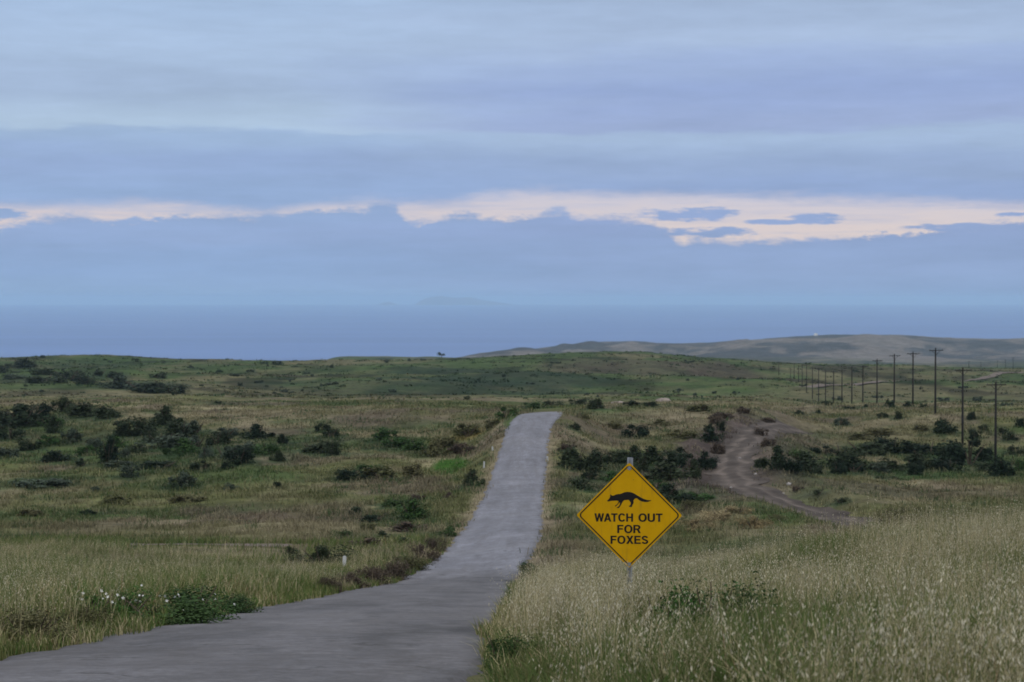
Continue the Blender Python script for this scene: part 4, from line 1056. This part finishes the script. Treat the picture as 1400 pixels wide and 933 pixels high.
# lettering: plain grotesque capitals, cap height 1
def arc(cx, cy, rx, ry, a0, a1, n=18, e=1.0):
    out = []
    for i in range(n + 1):
        t = R(a0 + (a1 - a0) * i / n); c_, s_ = math.cos(t), math.sin(t)
        out.append((cx + rx * math.copysign(abs(c_) ** e, c_), cy + ry * math.copysign(abs(s_) ** e, s_)))
    return out
def thick(line, w):
    L_, R_ = [], []
    for i, p in enumerate(line):
        a, b_ = line[max(i - 1, 0)], line[min(i + 1, len(line) - 1)]
        tx, ty = b_[0] - a[0], b_[1] - a[1]; l_ = math.hypot(tx, ty) or 1
        L_.append((p[0] - ty / l_ * w / 2, p[1] + tx / l_ * w / 2)); R_.append((p[0] + ty / l_ * w / 2, p[1] - tx / l_ * w / 2))
    return L_ + R_[::-1]
GL = {
 'W': (1.02, [[(0, 1), (.18, 1), (.285, .30), (.425, 1), (.595, 1), (.735, .30), (.84, 1), (1.02, 1), (.825, 0), (.645, 0), (.51, .68), (.375, 0), (.195, 0)]]),
 'A': (.78, [[(0, 0), (.295, 1), (.485, 1), (.78, 0), (.60, 0), (.535, .21), (.245, .21), (.18, 0)], [(.292, .36), (.488, .36), (.39, .74)]]),
 'T': (.66, [[(0, 1), (.66, 1), (.66, .845), (.417, .845), (.417, 0), (.243, 0), (.243, .845), (0, .845)]]),
 'C': (.76, [arc(.39, .5, .39, .515, 32, 328, 36, .92) + arc(.39, .5, .215, .36, 322, 38, 36, .92)]),
 'H': (.72, [[(0, 0), (0, 1), (.175, 1), (.175, .60), (.545, .60), (.545, 1), (.72, 1), (.72, 0), (.545, 0), (.545, .445), (.175, .445), (.175, 0)]]),
 'O': (.82, [arc(.41, .5, .41, .515, 0, 352, 44, .92), arc(.41, .5, .235, .36, 0, 352, 44, .92)]),
 'U': (.72, [[(0, 1), (0, .36)] + arc(.36, .34, .36, .355, 180, 360, 24, .9) + [(.72, 1), (.545, 1)] + arc(.36, .345, .185, .205, 360, 180, 24, .9) + [(.175, 1)]]),
 'F': (.60, [[(0, 0), (0, 1), (.60, 1), (.60, .845), (.175, .845), (.175, .585), (.54, .585), (.54, .435), (.175, .435), (.175, 0)]]),
 'R': (.73, [[(0, 0), (0, 1), (.42, 1)] + arc(.42, .72, .28, .28, 90, -68, 20) + [(.73, 0), (.535, 0), (.36, .41), (.175, .41), (.175, 0)],
             [(.175, .56), (.175, .85), (.41, .85)] + arc(.41, .705, .115, .145, 90, -90, 14) + [(.41, .56)]]),
 'X': (.74, [[(0, 0), (.265, .51), (.015, 1), (.215, 1), (.37, .665), (.525, 1), (.725, 1), (.475, .51), (.74, 0), (.535, 0), (.37, .35), (.205, 0)]]),
 'E': (.64, [[(0, 0), (0, 1), (.63, 1), (.63, .845), (.175, .845), (.175, .59), (.58, .59), (.58, .44), (.175, .44), (.175, .155), (.64, .155), (.64, 0)]]),
 'S': (.70, [thick(arc(.345, .735, .235, .195, 12, 232, 22) + arc(.35, .265, .255, .195, 52, -168, 22), .165)]),
}
BOLD = .018
def text_mesh(word, x0, x1, ytop, ybase):
    cu = bpy.data.curves.new('lettering', 'CURVE'); cu.dimensions = '2D'; cu.fill_mode = 'BOTH'
    pen = 0; wid = 0
    for ch in word:
        w_, loops = GL[ch]
        for lp in loops:
            sp_ = cu.splines.new('POLY'); sp_.points.add(len(lp) - 1); sp_.use_cyclic_u = True
            for i, (a, b_) in enumerate(lp): sp_.points[i].co = (pen + a, b_, 0, 1)
        wid = pen + w_; pen = wid + (.02 if word == 'WATCH' and ch in 'WA' else .11)
    cu.offset = BOLD
    t = bpy.data.objects.new('lettering', cu); COL.objects.link(t)
    dg = bpy.context.evaluated_depsgraph_get(); dg.update()
    me = bpy.data.meshes.new_from_object(t.evaluated_get(dg)); bpy.data.objects.remove(t)
    co = np.empty(len(me.vertices) * 3, np.float32); me.vertices.foreach_get('co', co); co = co.reshape(-1, 3)
    X = (x0 + co[:, 0] / wid * (x1 - x0) - 860.6) * ppm
    Zz = (705.3 - (ybase - co[:, 1] * (ybase - ytop))) * ppm
    me.vertices.foreach_set('co', np.stack([X, np.full(len(X), -.0016, np.float32), Zz], -1).astype(np.float32).ravel())
    me.materials.clear(); me.materials.append(m_blk); me.update(); me.name = 'lettering'
    obj('lettering', me, panel)
text_mesh('WATCH', 813.2, 865.6, 702.9, 713.9)
text_mesh('OUT', 873.4, 906.0, 702.9, 713.9)
text_mesh('FOR', 844.4, 876.2, 718.7, 729.6)
text_mesh('FOXES', 835.3, 886.7, 733.6, 744.4)
# bolts
def bolt(z, name='bolt'):
    mb = MB().tube([(0, -.0015, 0), (0, -.004, 0)], [.021, .021], 16).tube([(0, -.004, 0), (0, -.012, 0)], [.0115, .0105], 6)
    obj(name, mb.mesh(name, m_bolt), panel, (0.001, 0, z))
bolt((705.3 - 640.6) * ppm); bolt((705.3 - 772.6) * ppm)
# post: hat-section galvanised channel with holes punched as dark discs is too fine; flanges and web
w2 = .030
prof = [(-w2, 0), (-.017, 0), (-.013, .030), (.013, .030), (.017, 0), (w2, 0), (w2, .004), (.020, .004), (.016, .034), (-.016, .034), (-.020, .004), (-w2, .004)]
mbp = MB(); zt = (EYE - (626.3 - LV) * ppm) - gz
b = len(mbp.v)
for z in (-.6, zt):
    for (px, py) in prof: mbp.v.append(Vector((px, py + .005, z)))
n = len(prof)
for i in range(n):
    j = (i + 1) % n; mbp.f.append([b + i, b + j, b + n + j, b + n + i])
mbp.f.append([b + i for i in range(n)][::-1]); mbp.f.append([b + n + i for i in range(n)])
post = obj('post', mbp.mesh('post', m_galv), sign, (0, 0, 0)); post.rotation_euler = (0, R(.3), 0)

# ------------------------------------------------------------------ air
me = MB().box((0, 0, 0), (120000, 120000, 216)).mesh('haze', bpy.data.materials.new('sea_air'))
mz = me.materials[0]; mz.use_nodes = True; nt = mz.node_tree; nt.nodes.remove(nt.nodes['Principled BSDF'])
pv = nt.nodes.new('ShaderNodeVolumePrincipled'); pv.inputs['Color'].default_value = (.58, .81, 1.0, 1); pv.inputs['Density'].default_value = 5.0e-5; pv.inputs['Anisotropy'].default_value = 0.0
nt.links.new(pv.outputs[0], nt.nodes['Material Output'].inputs['Volume'])
o = obj('haze', me, loc=(0, 0, 98.0)); tag(o, 'thin blue sea haze filling the air to the horizon', kind='stuff')   # z -10 .. 206

# ------------------------------------------------------------------ sky
W = bpy.data.worlds.new('World'); SC.world = W; W.use_nodes = True
nt = W.node_tree; bg = nt.nodes['Background']; bg.inputs['Strength'].default_value = 0.1
SUN_EL, SUN_ROT = R(28), R(215)
sky = nt.nodes.new('ShaderNodeTexSky'); sky.sky_type = 'NISHITA'; sky.sun_disc = False; sky.sun_elevation = SUN_EL; sky.sun_rotation = SUN_ROT
sky.altitude = 150
def M(op, a, b=None, c=None, clamp=False):
    n = nt.nodes.new('ShaderNodeMath'); n.operation = op; n.use_clamp = clamp
    for i, v in enumerate((a, b, c)):
        if v is None: continue
        if hasattr(v, 'is_output'): nt.links.new(v, n.inputs[i])
        else: n.inputs[i].default_value = v
    return n.outputs[0]
def SS(v, a, b):
    n = nt.nodes.new('ShaderNodeMapRange'); n.interpolation_type = 'SMOOTHSTEP'
    for s, q in ((n.inputs[0], v), (n.inputs[1], a), (n.inputs[2], b)):
        if hasattr(q, 'is_output'): nt.links.new(q, s)
        else: s.default_value = q
    return n.outputs[0]
def lin(r, g_, b_):
    return tuple(((c / 255) / 12.92 if c / 255 < .04045 else ((c / 255 + .055) / 1.055) ** 2.4) for c in (r, g_, b_))
tc = nt.nodes.new('ShaderNodeTexCoord'); sp = nt.nodes.new('ShaderNodeSeparateXYZ'); nt.links.new(tc.outputs['Generated'], sp.inputs[0])
dx, dy, dz = sp.outputs
az = M('ARCTAN2', dx, dy)
el = M('DIVIDE', dz, M('MAXIMUM', M('SQRT', M('ADD', M('MULTIPLY', dx, dx), M('MULTIPLY', dy, dy))), .001))
Vv = M('MULTIPLY', el, F)                                  # elevation, 1/2722 rad
sr = M('ADD', M('MULTIPLY', az, F / 1400), .5)
ss = M('PINGPONG', sr, 1.0)
def cn(kx, ky, det=5, rough=.55, off=0.0, dist=0.0):
    c = nt.nodes.new('ShaderNodeCombineXYZ')
    nt.links.new(M('MULTIPLY', sr, kx), c.inputs[0]); nt.links.new(M('MULTIPLY', Vv, ky), c.inputs[1]); c.inputs[2].default_value = off
    n = nt.nodes.new('ShaderNodeTexNoise'); n.inputs['Scale'].default_value = 1; n.inputs['Detail'].default_value = det; n.inputs['Roughness'].default_value = rough; n.inputs['Distortion'].default_value = dist
    nt.links.new(c.outputs[0], n.inputs['Vector']); return M('SUBTRACT', n.outputs['Fac'], .5)
def curve(pts):
    n = nt.nodes.new('ShaderNodeFloatCurve'); c = n.mapping.curves[0]
    pts = sorted(pts)
    c.points[0].location = (pts[0][0], pts[0][1] / 200); c.points[-1].location = (pts[-1][0], pts[-1][1] / 200)
    for p in pts[1:-1]: c.points.new(p[0], p[1] / 200)
    n.mapping.update(); nt.links.new(ss, n.inputs['Value'])
    return M('MULTIPLY', n.outputs[0], 200)
up = curve([(0, 127), (.09, 128), (.18, 130), (.23, 124), (.27, 122), (.31, 131), (.357, 135), (.386, 134), (.42, 133), (.5, 149), (.57, 148), (.64, 146), (.72, 143), (.786, 140), (.9, 133), (1, 129)])
lo = curve([(0, 91), (.03, 99), (.057, 107), (.085, 109), (.107, 105), (.15, 106), (.19, 109), (.23, 112), (.286, 115), (.33, 120), (.355, 120), (.37, 127), (.384, 125), (.392, 113), (.40, 105), (.42, 106), (.457, 113), (.48, 106), (.5, 107), (.52, 112),
            (.55, 119), (.56, 111), (.6, 109), (.625, 104), (.65, 92), (.672, 78), (.67, 74), (.72, 76), (.786, 79), (.89, 87), (.95, 96), (1, 98)])
nlo = M('ADD', M('MULTIPLY', cn(30, .05, 6, .68), 24), M('MULTIPLY', cn(62, .14, 6, .72, 3), 27))
nup = M('ADD', M('MULTIPLY', cn(11, .05, 5, .6, 9), 22), M('MULTIPLY', cn(40, .10, 6, .65, 12), 16))
lo2 = M('ADD', lo, nlo); up2 = M('ADD', up, nup)
fw = M('ADD', 7.0, M('MULTIPLY', cn(9, .03, 4, .6, 70), 26))
fw = M('MAXIMUM', fw, 2.5)
g1 = SS(M('SUBTRACT', Vv, lo2), M('MULTIPLY', fw, -.8), fw)
g2 = SS(M('SUBTRACT', up2, Vv), -8.0, 17.0)
gap = M('MULTIPLY', M('MULTIPLY', g1, g2), M('ADD', .97, M('MULTIPLY', cn(9, .11, 6, .68, 60), 1.4), clamp=True))
ne = cn(42, .09, 5, .6, 20)
ne2 = cn(18, .14, 4, .6, 26)
for (cs, cv, rs, rv) in ((.672, 114, .050, 7), (.695, 90, .042, 5.5), (.795, 107.5, .021, 8), (.955, 94, .06, 5), (.012, 110, .022, 6), (.755, 103, .03, 3), (.985, 111, .02, 3)):
    q = M('ADD', M('POWER', M('DIVIDE', M('SUBTRACT', ss, cs), rs), 2), M('POWER', M('DIVIDE', M('SUBTRACT', Vv, cv), rv), 2))
    q = M('ADD', q, M('MULTIPLY', M('ADD', ne, M('MULTIPLY', ne2, .9)), 5.5))
    gap = M('MULTIPLY', gap, SS(q, .30, 1.9))
def ramp(pts, fac):
    n = nt.nodes.new('ShaderNodeValToRGB'); r_ = n.color_ramp; r_.interpolation = 'EASE'
    pts = sorted((v / 420, c) for v, c in pts)
    while len(r_.elements) < len(pts): r_.elements.new(.5)
    for e_, (p, c) in zip(r_.elements, pts):
        e_.position = min(max(p, 0), 1); e_.color = (*lin(*c), 1)
    nt.links.new(fac, n.inputs[0]); return n.outputs[0]
wob = M('ADD', M('ADD', M('MULTIPLY', cn(2.6, .014, 4, .55, 30), 52), M('MULTIPLY', cn(7, .035, 6, .6, 34), 36)), M('MULTIPLY', cn(17, .08, 6, .65, 38), 14))
Vw = M('ADD', Vv, wob)
fac = M('DIVIDE', Vw, 420, clamp=True)
left = ramp([(0, (147, 175, 213)), (40, (143, 170, 211)), (90, (149, 172, 212)), (140, (150, 175, 214)), (185, (151, 174, 213)), (222, (157, 181, 214)), (232, (175, 197, 222)), (290, (166, 187, 217)), (330, (170, 192, 222)), (420, (168, 192, 224))], fac)
right = ramp([(0, (143, 167, 208)), (60, (146, 168, 208)), (110, (148, 168, 209)), (150, (148, 170, 210)), (175, (152, 173, 209)), (222, (166, 188, 219)), (236, (157, 175, 213)), (285, (153, 173, 215)), (315, (158, 178, 216)), (352, (170, 190, 221)), (420, (160, 180, 210))], fac)
mx = nt.nodes.new('ShaderNodeMix'); mx.data_type = 'RGBA'
nt.links.new(SS(M('ADD', ss, M('MULTIPLY', cn(3, .02, 3, .5, 44), .5)), .22, .62), mx.inputs[0]); nt.links.new(left, mx.inputs[6]); nt.links.new(right, mx.inputs[7])
# soft streaks
stv = M('ADD', 1.0, M('ADD', M('MULTIPLY', cn(3.2, .020, 6, .6, 50), .30), M('MULTIPLY', cn(11, .045, 6, .64, 54), .24)))
bri = stv
over = nt.nodes.new('ShaderNodeMix'); over.data_type = 'RGBA'; nt.links.new(SS(el, .16, .8), over.inputs[0]); nt.links.new(mx.outputs[2], over.inputs[6]); over.inputs[7].default_value = (1.02, 1.01, 1.0, 1)   # high overcast is brighter and more neutral
cl = nt.nodes.new('ShaderNodeVectorMath'); cl.operation = 'SCALE'; nt.links.new(over.outputs[2], cl.inputs[0]); nt.links.new(M('MULTIPLY', bri, 10.0), cl.inputs['Scale'])
# bright gap: thin warm veil over the clear sky
wm = nt.nodes.new('ShaderNodeMix'); wm.data_type = 'RGBA'; wm.inputs[0].default_value = .90
nt.links.new(sky.outputs[0], wm.inputs[6])
wmr = nt.nodes.new('ShaderNodeMix'); wmr.data_type = 'RGBA'; nt.links.new(SS(M('ADD', Vv, M('MULTIPLY', ne2, 40)), 84, 146), wmr.inputs[0])
wmr.inputs[6].default_value = (*[c * 10 for c in lin(224, 208, 208)], 1); wmr.inputs[7].default_value = (*[c * 10 for c in lin(206, 201, 217)], 1)
nt.links.new(wmr.outputs[2], wm.inputs[7])
fin = nt.nodes.new('ShaderNodeMix'); fin.data_type = 'RGBA'; nt.links.new(gap, fin.inputs[0]); nt.links.new(cl.outputs[0], fin.inputs[6]); nt.links.new(wm.outputs[2], fin.inputs[7])
nt.links.new(fin.outputs[2], bg.inputs['Color'])

sl = bpy.data.lights.new('sun', 'SUN'); sl.energy = 0.5; sl.angle = R(40); sl.color = (1.0, .93, .86)
so = bpy.data.objects.new('sun', sl); link(so)
sd = Vector((math.sin(SUN_ROT) * math.cos(SUN_EL), math.cos(SUN_ROT) * math.cos(SUN_EL), math.sin(SUN_EL)))
so.rotation_euler = (-sd).to_track_quat('-Z', 'Y').to_euler(); so.location = sd * 50 + Vector((0, 0, EYE))

# ------------------------------------------------------------------ camera
cam = bpy.data.cameras.new('camera'); cam.sensor_width = 36; cam.lens = 36 * F / 1400; cam.clip_start = .1; cam.clip_end = 200000
cam.dof.use_dof = True; cam.dof.focus_distance = DS; cam.dof.aperture_fstop = 5.6
co = bpy.data.objects.new('camera', cam); link(co); co.location = (0, 0, EYE)
co.rotation_euler = (R(90) - math.atan((466.5 - LV) / F), 0, 0)
SC.camera = co
SC.view_settings.view_transform = 'Standard'; SC.view_settings.look = 'None'; SC.view_settings.exposure = 0; SC.view_settings.gamma = 1
SC.render.engine = 'CYCLES'
cy = SC.cycles
cy.use_denoising = True
try: cy.denoiser = 'OPENIMAGEDENOISE'
except Exception: pass
cy.max_bounces = 5; cy.diffuse_bounces = 3; cy.glossy_bounces = 2; cy.transmission_bounces = 3; cy.volume_bounces = 1
cy.filter_width = 1.7
